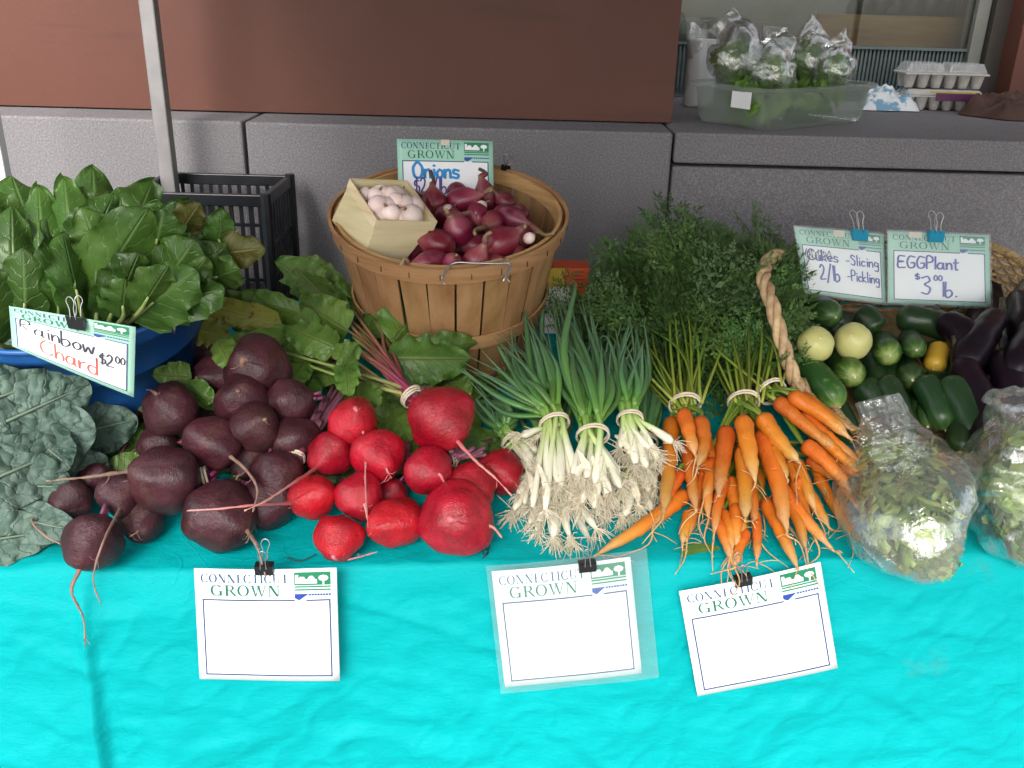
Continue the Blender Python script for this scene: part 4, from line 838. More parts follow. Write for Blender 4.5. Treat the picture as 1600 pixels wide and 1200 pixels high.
# ================================================================== SCALLIONS
def scallions(lab, band_px, hb, bulbs, tips, n, seed, lmax=3, spread=.010):
    rr = random.Random(seed); c = onc(*band_px, hb); t = thing('scallion_bunch', lab, 'scallions', onc(*band_px), 'bunches of scallions')
    bulbs = [onc(*b) for b in bulbs]; tips = [onc(*q_) for q_ in tips]
    bc = sum(bulbs, Vector()) / len(bulbs); tcn = sum(tips, Vector()) / len(tips); ax = (tcn - bc).normalized()
    x_ = ax.cross(NRM).normalized(); y_ = NRM
    rb = .0055 * math.sqrt(n) * .95; rubber(t, c, ax, rb * 1.12, .0032, 2)
    for k in range(n):
        a = rr.uniform(0, 6.28); r_ = rb * math.sqrt(rr.random()) * .85; o = x_ * (math.cos(a) * r_) + y_ * (math.sin(a) * r_)
        b = bulbs[k % len(bulbs)] + Vector((rr.gauss(0, spread), rr.gauss(0, spread), rr.gauss(0, spread * .7))) + o * .6
        e = c + o + ax * .035
        mid = b.lerp(c + o, .55) + Vector((rr.gauss(0, .003), 0, rr.gauss(0, .003)))
        br = rr.uniform(.0055, .0095)
        s = G().tube(catmull([b, mid, c + o, e], 14), lambda x: br * (.45 + .55 * min(1, x * 14)) * (1 - .45 * min(1, x * 2.0)), 8).build('scallion', 'scallion_stalk', t)
        d = (b - mid).normalized(); g = G()
        for _ in range(26):
            v = (d * rr.uniform(.5, 1.4) + Vector((rr.gauss(0, .5), rr.gauss(0, .5), rr.gauss(0, .5)))).normalized() * rr.uniform(.012, .038)
            g.tube([b, b + v * .5 + Vector((0, 0, rr.uniform(-.004, .003))), b + v + Vector((rr.gauss(0, .005), rr.gauss(0, .005), -.004))], lambda x: .0009 * (1 - .6 * x), 4, cap=False)
        g.build('roots', 'rootlets', s)
        if rr.random() < .7:                               # a papery shred peeling from the bulb
            g = G(); e2 = b.lerp(mid, .8) + Vector((rr.gauss(0, .012), rr.gauss(0, .012), rr.gauss(.004, .008)))
            leaf(g, b.lerp(mid, .15), b.lerp(mid, .5) + (CAM - b).normalized() * .010, e2, .012, twist=rr.uniform(-1, 1), ruf=.25, seed=seed * 50 + k, nu=6, nv=3); g.build('papery_skin', 'rootlets', s)
        for q_ in range(rr.randint(2, lmax)):
            tp_ = tips[rr.randrange(len(tips))].lerp(tips[rr.randrange(len(tips))], rr.random() * .6) + Vector((rr.gauss(0, .014), rr.gauss(0, .01), rr.gauss(0, .012))); f = rr.uniform(.72, 1.05)
            en = c + (tp_ - c) * f; m1 = c.lerp(en, .45) + o * 1.6 + NRM * rr.uniform(-.006, .014) + x_ * rr.gauss(0, .008)
            pts = [e - ax * .006, m1, en]
            if rr.random() < .12: pts = [e - ax * .006, m1, en, en + x_ * rr.choice((-1, 1)) * .03 - NRM * .03]
            r0 = rr.uniform(.0050, .0076)
            G().tube(catmull(pts, 12), lambda x: r0 * (.75 + .35 * math.sin(math.pi * min(1, x * 1.4))) * (1 - .93 * max(0, x - .35) / .65), 7, flat=.7).build('leaf', 'scallion_leaf', s)
scallions('scallion bunch lying underneath, its bulbs lowest on the cloth above the sleeved sign', (860, 720), .035, [(800, 800, .02), (830, 815, .015), (870, 835, .012), (900, 842, .012), (812, 780, .03), (920, 840, .012), (850, 840, .012)], [(800, 560, .06), (850, 540, .07), (900, 540, .07)], 16, 71, 2, .008)
scallions('scallion bunch half hidden beneath, its bulbs beside the carrot tips', (985, 740), .03, [(960, 800, .02), (990, 800, .02), (1015, 790, .02), (950, 790, .03)], [(1000, 560, .05), (1020, 560, .05)], 12, 72, 2, .008)
scallions('scallion bunch pressed against the red beets, leaning away from the others', (800, 690), .055, [(835, 722, .055), (828, 735, .05), (845, 715, .05)], [(745, 600, .07), (770, 600, .07), (755, 640, .06), (720, 590, .07)], 9, 73, 3, .006)
scallions('scallion bunch with dark thin tops squeezed beside the carrots', (1010, 690), .04, [(1015, 760, .03), (1000, 755, .03)], [(1015, 560, .06), (1025, 520, .06), (1020, 580, .05)], 10, 74, 3, .006)
scallions('scallion bunch with a loose shaggy fan of tops drooping towards the beets', (866, 662), .105, [(835, 745, .085), (850, 760, .085), (870, 765, .085), (890, 745, .09), (845, 800, .06), (825, 680, .09)], [(760, 500, .13), (725, 580, .12), (790, 500, .14), (830, 480, .15), (812, 505, .14), (860, 470, .15), (755, 515, .14), (700, 560, .12)], 17, 75, 3)
scallions('scallion bunch with tallest upright green tops, middle of the row', (926, 680), .105, [(905, 760, .085), (930, 770, .08), (955, 765, .08), (920, 790, .07), (970, 740, .08), (900, 740, .09)], [(838, 430, .17), (862, 440, .16), (905, 440, .16), (930, 470, .15), (950, 520, .14), (882, 455, .16), (845, 500, .15), (960, 530, .13)], 19, 76, 3)
scallions('slim scallion bunch with spread white bulbs touching the carrots', (984, 655), .10, [(985, 715, .08), (1005, 730, .08), (1025, 715, .08), (1040, 700, .085), (975, 700, .085), (1015, 720, .08)], [(965, 490, .14), (985, 480, .14), (1000, 500, .14), (1005, 520, .13), (975, 510, .14)], 13, 77, 3, .007)

# ================================================================== CARROTS
def carrot_mesh(pts, wd, parent, tail, seed):
    rr = random.Random(seed); cp = catmull(pts, 22); rad = wd / 2
    def pr_(x):
        sh = (min(1, (x + .004) / .07) ** .5) * (1 - .52 * x ** 1.35); sh *= 1 if x < .80 else max(.16, 1 - ((x - .80) / .20) ** .9 * .84)
        return max(.0010, rad * sh * (1 + .03 * math.sin(x * 60 + seed)))
    g = G().tube(cp, pr_, 14, wob=rad * .16, wf=70); o = g.build('carrot', 'carrot', parent)
    if tail:
        g = G(); tl = catmull([cp[-2], cp[-1]] + tail, 14); g.tube(tl, lambda x: .0024 * (1 - .75 * x), 5)
        for _ in range(3): a = tl[rr.randrange(1, 9)]; d = Vector((rr.gauss(0, .018), rr.gauss(0, .012), rr.gauss(-.006, .012))); g.tube(catmull([a, a + d * .5 + Vector((0, 0, .003)), a + d], 5), .0007, 4)
        g.build('root_tail', 'carrot_tail', o)
    return o
def frond_mesh(seed):
    rr = random.Random(seed); g = G(); bend = rr.uniform(-.18, .18); bend2 = rr.uniform(.05, .25)
    def rach(z): return Vector((bend * z * z, -bend2 * z * z, z))
    g.tube([rach(i / 8) for i in range(9)], lambda x: .012 * (1 - .8 * x), 4)
    def pin(p, d, L, n, depth):
        side = d.cross(Vector((0, -1, .2))).normalized(); nr = d.cross(side)
        g.tube([p, p + d * L], lambda x: .006 * (1 - .6 * x), 3, cap=False)
        for k in range(n):
            f = (k + .6) / n
            for sg in (-1, 1):
                a = p + d * L * f; dd = (d * .75 + side * sg * .8 + nr * rr.uniform(-.45, .45)).normalized(); l = L * (.56 * (1 - f * .55)) * rr.uniform(.8, 1.2)
                if depth: pin(a, dd, l, 2, depth - 1)
                else:
                    wv = nr.cross(dd).normalized() * l * .30; z = nr * rr.uniform(-.15, .15) * l
                    g.poly([a, a + dd * l * .5 + wv, a + dd * l + z, a + dd * l * .5 - wv])
        wv = side * L * .06; e = p + d * L; g.poly([e, e + d * L * .12 + wv, e + d * L * .3, e + d * L * .12 - wv])
    n = 5
    for k in range(n):
        z = .22 + .75 * k / n; L = (.46 * math.sin(math.pi * (.28 + .66 * k / n)) + .04) * rr.uniform(.8, 1.2)
        for sg in (-1, 1): pin(rach(z + rr.uniform(-.015, .015)), Vector((sg * .85, rr.uniform(-.5, .35), .62)).normalized(), L, 3, 1)
    pin(rach(.98), (rach(1) - rach(.9)).normalized(), .16, 3, 0)
    return g
FR = [frond_mesh(k) for k in range(6)]; FM = [None] * 6
def frond(parent, b, t, k, scale_w=1.0):
    L = (t - b).length; ax = (t - b).normalized(); tc_ = (CAM - b).normalized(); a = rnd.uniform(-1.0, 1.0)
    y_ = -(tc_ - ax * tc_.dot(ax)).normalized(); x_ = y_.cross(ax); rot = Matrix((x_, y_, ax)).transposed() @ Matrix.Rotation(a, 3, 'Z')
    Mx = Matrix.Translation(b) @ rot.to_4x4() @ Matrix.Diagonal((L * scale_w, L * scale_w, L, 1))
    if FM[k] is None:
        o = FR[k].build('frond', 'frond', parent, smooth=False); o.matrix_basis = Mx; FM[k] = o
    else: inst(FM[k], Mx, parent)
def carrots(lab, band_px, hb, L, greens, nst, seed):
    rr = random.Random(seed); t = thing('carrot_bunch', lab, 'carrots', onc(*band_px), 'bunches of carrots')
    c = onc(*band_px, hb) if band_px else None
    for k, (a, e, wpx, ha, he, tail) in enumerate(L):
        A, E = onc(*a, ha), onc(*e, he); E = E + (E - A) * .14; m = A.lerp(E, .5) + NRM * rr.uniform(-.004, .008) + UH * rr.gauss(0, .004)
        tl = [onc(*q_, max(.004, he - .015 * (i + 1))) for i, q_ in enumerate(tail)] if tail else [E + (E - A).normalized() * .03 + Vector((rr.gauss(0, .01), 0, -.008)), E + (E - A).normalized() * .06 + Vector((rr.gauss(0, .02), 0, -.012))]
        carrot_mesh([A, m, E], wpx * mpp(A), t, tl, seed * 20 + k)
        if c is not None:
            for _ in range(3): o = UH * rr.gauss(0, .008) + NRM * rr.gauss(0, .005); G().tube(catmull([A + (E - A).normalized() * .004, A - (E - A).normalized() * .012 + o * .3, c + o, c + o + VH * .02], 7), .0034, 6).build('leaf_stalk', 'carrot_stem', t)
    if c is None: return t
    ax = (onc(*greens[0]) - c).normalized(); rubber(t, c, ax, .026, .0036, 2)
    for k in range(nst):
        e = greens[k % len(greens)]; E = onc(e[0] + rr.gauss(0, 16), e[1] + rr.gauss(0, 14), e[2] + rr.gauss(0, .02)); o = UH * rr.gauss(0, .011) + NRM * rr.gauss(0, .008)
        m = c.lerp(E, .5) + o * 2.2 + UH * rr.gauss(0, .008)
        G().tube(catmull([c + o - ax * .01, m, E], 10), lambda x: .0030 - .0016 * x, 5).build('leaf_stalk', 'carrot_stem', t)
        for q_ in range(3):
            b = m.lerp(E, rr.uniform(.45, 1.0)); d = (E - m).normalized() + UH * rr.gauss(0, .75) + NRM * rr.gauss(.15, .6) + VH * rr.gauss(0, .3)
            d.z = min(d.z, .75); frond(t, b, b + d.normalized() * rr.uniform(.08, .15), rr.randrange(6), rr.uniform(.75, 1.1))
    return t
C1 = [((1050, 652), (1037, 790), 27, .075, .06, [(1020, 830), (1003, 850)]), ((1068, 643), (1085, 705), 26, .10, .09, [(1083, 735), (1082, 750)]), ((1094, 652), (1090, 722), 26, .10, .085, [(1084, 748), (1072, 760)]), ((1075, 690), (1086, 785), 24, .06, .05, [(1070, 815), (1060, 835)]),
      ((1105, 690), (1122, 748), 22, .06, .05, None), ((1075, 770), (948, 856), 27, .035, .02, [(942, 860), (935, 862)]), ((1100, 720), (1098, 780), 24, .05, .045, None)]
C2 = [((1136, 668), (1124, 762), 30, .09, .07, [(1130, 770), (1118, 765)]), ((1160, 652), (1178, 740), 30, .11, .09, [(1176, 765), (1162, 775)]), ((1188, 648), (1243, 715), 30, .11, .09, [(1244, 750), (1246, 790)]), ((1188, 672), (1225, 815), 32, .08, .05, [(1250, 850), (1262, 890)]), ((1160, 700), (1164, 800), 29, .08, .055, [(1175, 815), (1182, 830)]),
      ((1115, 715), (1108, 800), 22, .06, .04, None), ((1205, 700), (1228, 745), 26, .08, .07, [(1222, 770), (1215, 785)])]
C3 = [((1211, 624), (1305, 702), 25, .11, .085, [(1325, 715), (1345, 745)]), ((1232, 616), (1318, 678), 28, .12, .10, [(1340, 690), (1358, 712)]), ((1250, 616), (1322, 665), 22, .11, .10, [(1350, 668), (1372, 670)]), ((1250, 645), (1338, 718), 27, .09, .075, [(1345, 735)]), ((1256, 692), (1322, 760), 26, .08, .06, [(1335, 765)]), ((1276, 690), (1340, 742), 24, .07, .06, None), ((1280, 680), (1342, 735), 22, .09, .075, None)]
C4 = [((1205, 740), (1290, 845), 25, .05, .025, [(1310, 865), (1335, 895)]), ((1140, 745), (1160, 840), 26, .045, .02, [(1185, 835), (1200, 838)]), ((1245, 745), (1290, 815), 25, .05, .03, [(1310, 830), (1338, 823)]), ((1165, 830), (1150, 880), 21, .02, .012, [(1130, 892), (1110, 897)]), ((1195, 780), (1240, 875), 24, .03, .015, [(1250, 885)]), ((1110, 800), (1140, 870), 22, .025, .012, None), ((1080, 800), (1068, 845), 22, .025, .015, [(1066, 865), (1062, 885)]), ((1180, 800), (1182, 870), 17, .025, .012, [(1183, 888)]), ((1220, 770), (1255, 850), 22, .04, .02, None), ((1265, 715), (1310, 745), 28, .05, .05, None), ((1130, 800), (1142, 855), 18, .03, .02, None), ((1240, 720), (1270, 790), 26, .05, .04, None), ((1150, 790), (1150, 850), 22, .04, .02, None)]
for k in range(16):
    x = 1050 + (k * 53) % 250; y = 690 + (k * 37) % 70; dx = (x - 1160) * .35; C4.append(((x, y), (x + dx + 6 * math.sin(k), y + 78), 20 + (k * 7) % 7, .028 + .012 * (k % 3), .018 + .008 * (k % 3), None))
UG1 = [(1040, 470, .13), (1010, 500, .12), (1060, 440, .15), (995, 460, .12), (1080, 480, .14), (1045, 405, .15), (1075, 425, .14), (968, 480, .10), (1100, 455, .14), (1020, 540, .08), (1085, 540, .08)]
UG2 = [(1130, 470, .13), (1160, 440, .14), (1175, 425, .13), (1150, 410, .14), (1110, 435, .13), (1195, 465, .12), (1185, 490, .12), (1120, 415, .13), (1190, 440, .11), (1130, 540, .08), (1190, 545, .07)]
carrots('carrot bunch beside the scallions with long straight green stalks', (1070, 632), .095, C1, UG1, 30, 31)
carrots('middle carrot bunch bound by a tan rubber band, next to the twisted handle', (1162, 628), .10, C2, UG2, 30, 32)
carrots('carrot bunch splayed towards the plastic bag, under the twisted wicker handle', (1205, 612), .10, C3, [(1150, 560, .09), (1170, 540, .08), (1190, 570, .08), (1130, 500, .09), (1230, 520, .09)], 14, 33)
carrots('lowest carrot bunch lying on the cloth beneath the other carrots', (1170, 700), .03, C4, [(1150, 600, .03), (1190, 600, .03), (1120, 560, .04)], 8, 34)
# stray leaf on the cloth
lf = leaf(G(), onc(1062, 866, .004), onc(1095, 850, .012), onc(1126, 858, .005), .017, seed=9, ruf=.1, fold=.5, nu=10, nv=6).build('fallen_leaf', 'beet_leaf', None)
tag(lf, 'small green leaf fallen on the cloth under the carrot tips', 'leaf')
# ================================================================== BUSHEL BASKET AND ONIONS
BC = Vector((-.128, 1.75, 1.157)); BT = R(13.5); BAX = Vector((0, -math.sin(BT), math.cos(BT))); BRT, BRB = .218, .168
BH = .28
for _ in range(8): bt = BC - BAX * BH; fz = min(tz(uv_of(bt + Vector((BRB * math.cos(a), BRB * math.sin(a), 0)))[1]) - (bt.z + (BRB * (BAX.orthogonal().z * 0))) for a in (0,)); BH += (bt.z - tz(uv_of(bt)[1]) - .004) / BAX.z * .9
BM = Matrix.Translation(BC) @ frame(BAX).to_4x4()
bk = thing('bushel_basket', 'round wooden stave basket full of red onions, tilted forward on the table', 'basket', BC - BAX * BH)
NS = 26
def brad(z): return BRT + (BRB - BRT) * (-z / BH)
for k in range(NS):
    a0, a1 = 2 * math.pi * (k + .035) / NS, 2 * math.pi * (k + .965) / NS; g = G(); lean = .004 * math.sin(k * 2.7); rows = []
    for i in range(7):
        z = -BH * i / 6 * .99
        for off in (0, -.003):
            for a in (a0, (a0 + a1) / 2, a1):
                r_ = (brad(z) + off + .0012 * math.sin(k * 5.1)) * (1.003 if a == (a0 + a1) / 2 else 1); g.add(BM @ Vector((r_ * math.cos(a + lean * i), r_ * math.sin(a + lean * i), z)), (0, i / 6))
    for i in range(6):
        b = i * 6
        for j in (0, 1): g.face(b + j, b + j + 1, b + 7 + j, b + 6 + j); g.face(b + 4 + j, b + 3 + j, b + 9 + j, b + 10 + j)
        g.face(b + 3, b, b + 6, b + 9); g.face(b + 2, b + 5, b + 11, b + 8)
    g.face(3, 4, 5, 2, 1, 0); g.build('stave', 'stave', bk, smooth=False)
def hoop(nm, z0, z1, off, th, n=60):
    g = G(); rows = []
    for k in range(n):
        a = 2 * math.pi * k / n; j = .0012 * math.sin(3 * a + z0 * 90)
        rows.append([g.add(BM @ Vector(((brad(z) + o) * math.cos(a), (brad(z) + o) * math.sin(a), z + j)), (k / n, 0)) for z, o in ((z0, off), (z1, off), (z1, off + th), (z0, off + th))])
    for k in range(n):
        for c in range(4): g.face(rows[k][c], rows[k][(c + 1) % 4], rows[(k + 1) % n][(c + 1) % 4], rows[(k + 1) % n][c])
    g.build(nm, 'hoop', bk, smooth=False)
hoop('top_hoop', .006, -.026, .0028, .006); hoop('inner_hoop', .005, -.022, -.0105, .006); hoop('middle_hoop', -BH * .56, -BH * .56 - .03, .0028, .004); hoop('bottom_hoop', -BH * .93, -BH * .93 - .018, .0028, .004)
g = G()
for k in range(NS): a = 2 * math.pi * (k + .5) / NS; r_ = brad(-.01) + .0093; g.box((-.0006, -.0005, -.007), (.0006, .0006, .004), BM @ Matrix.Translation((r_ * math.cos(a), r_ * math.sin(a), -.010)) @ Matrix.Rotation(a, 4, 'Z'))
g.build('staples', 'dark_root', bk, smooth=False)['kind'] = 'stuff'
lathe(BM, [(.001, -BH * .97), (BRB - .006, -BH * .97), (BRB - .006, -BH * .985), (.001, -BH * .985)], 40).build('floor', 'stave', bk)
def bpx(px, py, z):                                          # picture pixel to the basket's own level z
    d = ray(px, py); P0 = BC + BAX * z; return CAM + d * ((P0 - CAM).dot(BAX) / d.dot(BAX))
def rimpt(px, py): return bpx(px, py, -.01)
wa = [bpx(692, 442, -.03), bpx(705, 413, .03), bpx(745, 410, .034), bpx(798, 412, .03), bpx(784, 440, -.03)]
wp = [wa[0] - BAX * .002]
g = G().tube(catmull([bpx(690, 436, -.004) , bpx(706, 412, .012), bpx(740, 411, .014), bpx(772, 412, .014), bpx(798, 413, .012), bpx(786, 440, -.004)], 20), .0017, 6)
g.tube(catmull([bpx(706, 412, .012), bpx(692, 432, 0), bpx(695, 445, -.008)], 6), .0013, 5).tube(catmull([bpx(798, 413, .012), bpx(790, 430, 0), bpx(797, 441, -.008)], 6), .0013, 5); g.build('wire_handle', 'wire', bk)
g = G().tube(catmull([bpx(786, 262, .004), bpx(800, 254, .012), bpx(798, 243, .018), bpx(792, 246, .02)], 10), .0013, 5); g.build('wire_loop', 'wire', bk)

OG = 'red onions in the bushel basket'
def onion(px, py, r, zl, neck=None, el=1.25, nm='onion_neck', lab='red onion with papery purple skin heaped in the bushel basket', mat='red_onion', grp=OG, Ls=2.2, seed=0):
    p = bpx(px, py, zl); rad = r * mpp(p); tc_ = (CAM - p).normalized(); rr = random.Random(seed)
    if neck is not None: e = bpx(*neck) ; ax = (e - p).normalized()
    else: ax = Vector((rr.uniform(-1, 1), rr.uniform(-1, .3), rr.uniform(-.3, .8))).normalized(); e = p + ax * rad * Ls
    t = thing('onion', lab, 'onion', p - ax * rad, grp)
    L = (e - p).length
    bot = p - ax * rad * el; n1 = p + ax * rad * (el + .35)
    prof = [(0, .10), (.05, .42), (.13, .70), (.25, .92), (.40, 1.0), (.55, .96), (.68, .78), (.80, .48), (.90, .27), (1, .20)]
    def pf(x):
        for (a, b), (c, d) in zip(prof, prof[1:]):
            if x <= c: return rad * (b + (d - b) * (x - a) / (c - a))
        return rad * .2
    G().tube([bot.lerp(n1, i / 18) for i in range(19)], pf, 16, wob=rad * .10, wf=30).build('bulb', mat, t)
    if neck is not None and L > rad * 1.5:
        m = n1.lerp(e, .5) + Vector((rr.gauss(0, .006), 0, rr.gauss(0, .006)))
        G().tube(catmull([n1 - ax * rad * .15, m, e], 9), lambda x: rad * .24 * (1 - .55 * x) * (1 + .15 * math.sin(9 * x)), 7, wob=rad * .05, wf=120).build('neck', nm, t)
    else: G().tube([n1 - ax * rad * .1, n1 + ax * rad * .4], lambda x: rad * .2 * (1 - .5 * x), 6).build('neck', nm, t)
    return t
ON = [(678, 316, 20, .012, (672, 266, .06), 1.1, 'dark_neck'), (722, 313, 19, .010, (765, 300, .03), 1.6, 'onion_neck'), (758, 305, 17, .010, (748, 263, .06), 1.5, 'dark_neck'), (717, 360, 24, .0, (705, 340, .03), 1.1, 'onion_neck'), (684, 382, 23, -.01, (650, 372, 0), 1.2, 'onion_neck'),
      (783, 379, 24, .01, (822, 352, .03), 1.3, 'onion_neck'), (798, 340, 18, .01, (866, 364, .02), 2.0, 'onion_neck'), (807, 398, 17, -.02, None, 1.1, 'onion_neck'), (672, 408, 16, -.005, (625, 418, 0), 2.0, 'onion_neck'), (742, 410, 20, -.008, (768, 362, .05), 1.5, 'onion_neck'), (706, 412, 16, -.008, None, 1.6, 'onion_neck'),
      (645, 312, 16, .0, (630, 300, 0), 1.3, 'onion_neck'), (770, 348, 18, .006, (742, 366, .03), 1.4, 'onion_neck'), (790, 316, 15, .0, None, 1.2, 'onion_neck'), (698, 336, 17, .0, (745, 335, .015), 1.3, 'onion_neck'), (772, 410, 15, -.012, None, 1.5, 'onion_neck'), (745, 335, 17, .005, (742, 300, .02), 1.3, 'onion_neck'), (660, 340, 20, -.03, None, 1.2, 'onion_neck'), (745, 385, 20, -.03, None, 1.2, 'onion_neck'), (820, 372, 16, -.01, (800, 380, 0), 1.2, 'onion_neck'), (640, 390, 20, -.035, None, 1.2, 'onion_neck'), (812, 335, 14, -.01, None, 1.2, 'onion_neck'), (715, 300, 15, -.01, None, 1.2, 'onion_neck')]
for k, (px, py, r_, z_, nk, el, nm) in enumerate(ON):
    lab = 'red onion with papery purple skin heaped in the bushel basket'
    if nm == 'dark_neck': lab = 'red onion standing up in the heap with a blackened neck in front of its sign'
    onion(px, py, r_ * 1.05, z_, nk, el, nm, lab, seed=k, grp=OG)
for k in range(16):
    a, r_ = k * 2.4, .05 + .1 * ((k * 7) % 10) / 10
    p = BM @ Vector((r_ * math.cos(a) * .95, r_ * math.sin(a) * .95, -.075 + .01 * (k % 3))); t = thing('onion', 'red onion lying deep in the basket under the other onions', 'onion', p, 'red onions lower in the basket')
    G().blob(Matrix.Translation(p) @ Matrix.Diagonal((.034, .034, .03, 1)), 12, 16, .1, 2, seed=k).build('bulb', 'red_onion', t)
for (px, py, lab) in ((752, 322, 'pale peeled onion tip between the red onions'), (827, 372, 'small pale onion at the right rim side of the red onions'), (700, 328, 'pale tan onion bit beneath the onion sign')):
    onion(px, py, 9, .012, (px + 14, py - 8, .01), 1.3, 'onion_neck', lab, 'pale_onion', 'pale onions among the red ones', seed=px)
# pint box
B, C_, A, Bb = ony(590, 345, 1.600), ony(681, 347, 1.640), ony(548, 281, 1.70), ony(569, 400, 1.615)
dn = (Bb - B); ex = (C_ - B); ey = (A - B); D = C_ + ey
pb = thing('pint_box', 'small pale wooden veneer box of white onions tipped on the basket rim', 'box', B + dn)
ctr = (B + D) / 2 + dn
Cb, Ab = ony(630, 411, 1.645), ony(518, 345, 1.70)
top = [B, C_, D, A]; botm = [Bb, Cb, Ab + Cb - Bb, Ab]; cen = sum(top + botm, Vector()) / 8
for k in range(4):
    a, b, c, d = top[k], top[(k + 1) % 4], botm[(k + 1) % 4], botm[k]; nn = (b - a).cross(d - a).normalized()
    if nn.dot(cen - a) < 0: nn.negate()
    th = nn * .0022; e1 = (b - a).normalized() * .0004
    G().hexa([d + e1, c - e1, c - e1 + th, d + e1 + th, a + e1, b - e1, b - e1 + th, a + e1 + th]).build('side', 'veneer', pb, smooth=False)
    o = -nn * .0032; h = dn * .22
    G().hexa([a + h + o, b + h + o, b + h - nn * .0004, a + h - nn * .0004, a + o - dn * .03, b + o - dn * .03, b - dn * .03 - nn * .0004, a - dn * .03 - nn * .0004]).build('rim_band', 'veneer', pb, smooth=False)
G().hexa([botm[0] - dn * .01, botm[1] - dn * .01, botm[2] - dn * .01, botm[3] - dn * .01] + [p - dn * .04 for p in botm]).build('bottom', 'veneer', pb, smooth=False)
ux, uy, uz = ex, ey, -dn.normalized()
for k in range(20):
    i, j = [(.2, .2), (.5, .18), (.8, .2), (.18, .5), (.48, .5), (.8, .5), (.2, .8), (.5, .8), (.8, .82), (.35, .35), (.66, .36), (.35, .66), (.66, .68), (.5, .4), (.16, .35), (.84, .36), (.3, .15), (.68, .13), (.5, .62), (.25, .62)][k]
    p = B + ex * (i * .9 + .05) + ey * (j * .9 + .05) + dn.normalized() * (.014 if k < 9 else .001); r_ = .0165 + .0045 * ((k * 37) % 10) / 10
    p -= dn.normalized() * (.006 if k in (13, 10) else 0)
    t = thing('small_onion', 'small round white onion in the pale veneer box', 'onion', p, 'white onions in the veneer box')
    ax = Vector((rnd.uniform(-1, 1), rnd.uniform(-1, 1), rnd.uniform(-.2, 1))).normalized(); x_ = ax.orthogonal().normalized()
    G().blob(Matrix.Translation(p) @ Matrix((x_, ax.cross(x_), ax)).transposed().to_4x4() @ Matrix.Diagonal((r_, r_, r_ * 1.02, 1)), 12, 16, .06, 2, seed=k).build('bulb', 'pale_onion', t)
    G().tube([p + ax * r_ * .9, p + ax * r_ * 1.35], lambda x: r_ * .22 * (1 - .6 * x), 6).build('tip', 'onion_neck', t)
# onion sign leaning on the back of the basket
SP = [ony(620, 217, 1.905), ony(770, 221, 1.905), ony(772, 345, 1.845), ony(624, 345, 1.845)]
pens = [('handwriting', write('Onions', .16, .66, .53, .20, .030), 'pen_cyan'), ('handwriting', write('$2 /lb', .17, .52, .33, .20, .017), 'pen_purple')]
sign('mint bordered sign with Onions handwritten in blue, standing in the bushel basket', SP, 'mint', pens, bend=.002, tape=(.46, .93, .55, 1.0))
binder_clip('black binder clip on the back rim of the bushel basket', bpx(790, 258, .014), Vector((1, 0, -.15)).normalized(), -BAX, (CAM - BC).normalized(), .02, 'clip_black', 'black binder clips', True)
# orange carton behind the basket
ob_ = thing('orange_carton', 'orange and yellow printed carton half hidden behind the bushel basket', 'carton', onc(895, 480, 0))
a = ony(897, 445, 1.86); zb = tz(uv_of(a)[1])
G().box((a.x - .045, a.y, zb + .004), (a.x + .03, a.y + .06, ony(897, 419, 1.86).z)).build('carton_body', 'orange_card', ob_, smooth=False)
xa, za = ony(868, 448, 1.858), ony(868, 419, 1.858)
G().box((xa.x - .02, xa.y - .0025, xa.z), (xa.x + .017, xa.y - .0005 + .001, za.z)).build('yellow_panel', 'yellow_card', ob_, smooth=False)
for k in range(5): p = ony(905, 425 + k * 6, 1.8585); G().box((p.x - .012, p.y - .0005, p.z - .001), (p.x + .010 - .003 * (k % 2), p.y + .001, p.z + .001)).build('printed_line', 'print_dark', ob_, smooth=False)
xa, za = ony(852, 472, 1.84), ony(893, 452, 1.84)
wc = G().box((xa.x, xa.y, tz(uv_of(xa)[1]) + .004), (za.x, xa.y + .012, za.z)).build('white_card', 'card', None, smooth=False); tag(wc, 'white card lying against the orange carton behind the scallions', 'card')
# ================================================================== WICKER BASKET WITH CUCUMBERS AND EGGPLANTS
WU0 = uv_of(onc(1262, 640))[0]; WU1 = WU0 + .56; WV0 = uv_of(onc(1505, 745))[1]; WV1 = .755
wb = thing('wicker_basket', 'large tan wicker basket of cucumbers and eggplants with a twisted handle', 'basket', tp((WU0 + WU1) / 2, (WV0 + WV1) / 2))
def wpath(s, fl=0.0):                                        # rounded oblong, s 0..1
    a = 2 * math.pi * s; c, d = math.cos(a), math.sin(a); e = .45
    x = math.copysign(abs(c) ** e, c); y = math.copysign(abs(d) ** e, d)
    return (WU0 + WU1) / 2 + x * ((WU1 - WU0) / 2 - .03 + fl), (WV0 + WV1) / 2 + y * ((WV1 - WV0) / 2 - .03 + fl)
def wh(v): k = (v - WV0) / (WV1 - WV0); return .042 + .115 * max(0, min(1, k)) ** 1.2
def wpt(s, f, off=0.0): u, v = wpath(s, .03 * f + off); return tp(u, v) + NRM * (.008 + wh(v) * f)
NST = 56; ROWS = 15
for k in range(ROWS):
    f = k / ROWS; pts = [wpt(i / 224, f, .0035 * math.cos(math.pi * (i / 4)) * (1 if k % 2 else -1)) for i in range(224)]
    G().ring(pts, .0042 if k else .006, 5, up=NRM).build('weaver', 'wicker', wb)
for k in range(NST):
    G().tube([wpt(k / NST, 0), wpt(k / NST, .5), wpt(k / NST, .97)], .0028, 5).build('stake', 'wicker', wb)
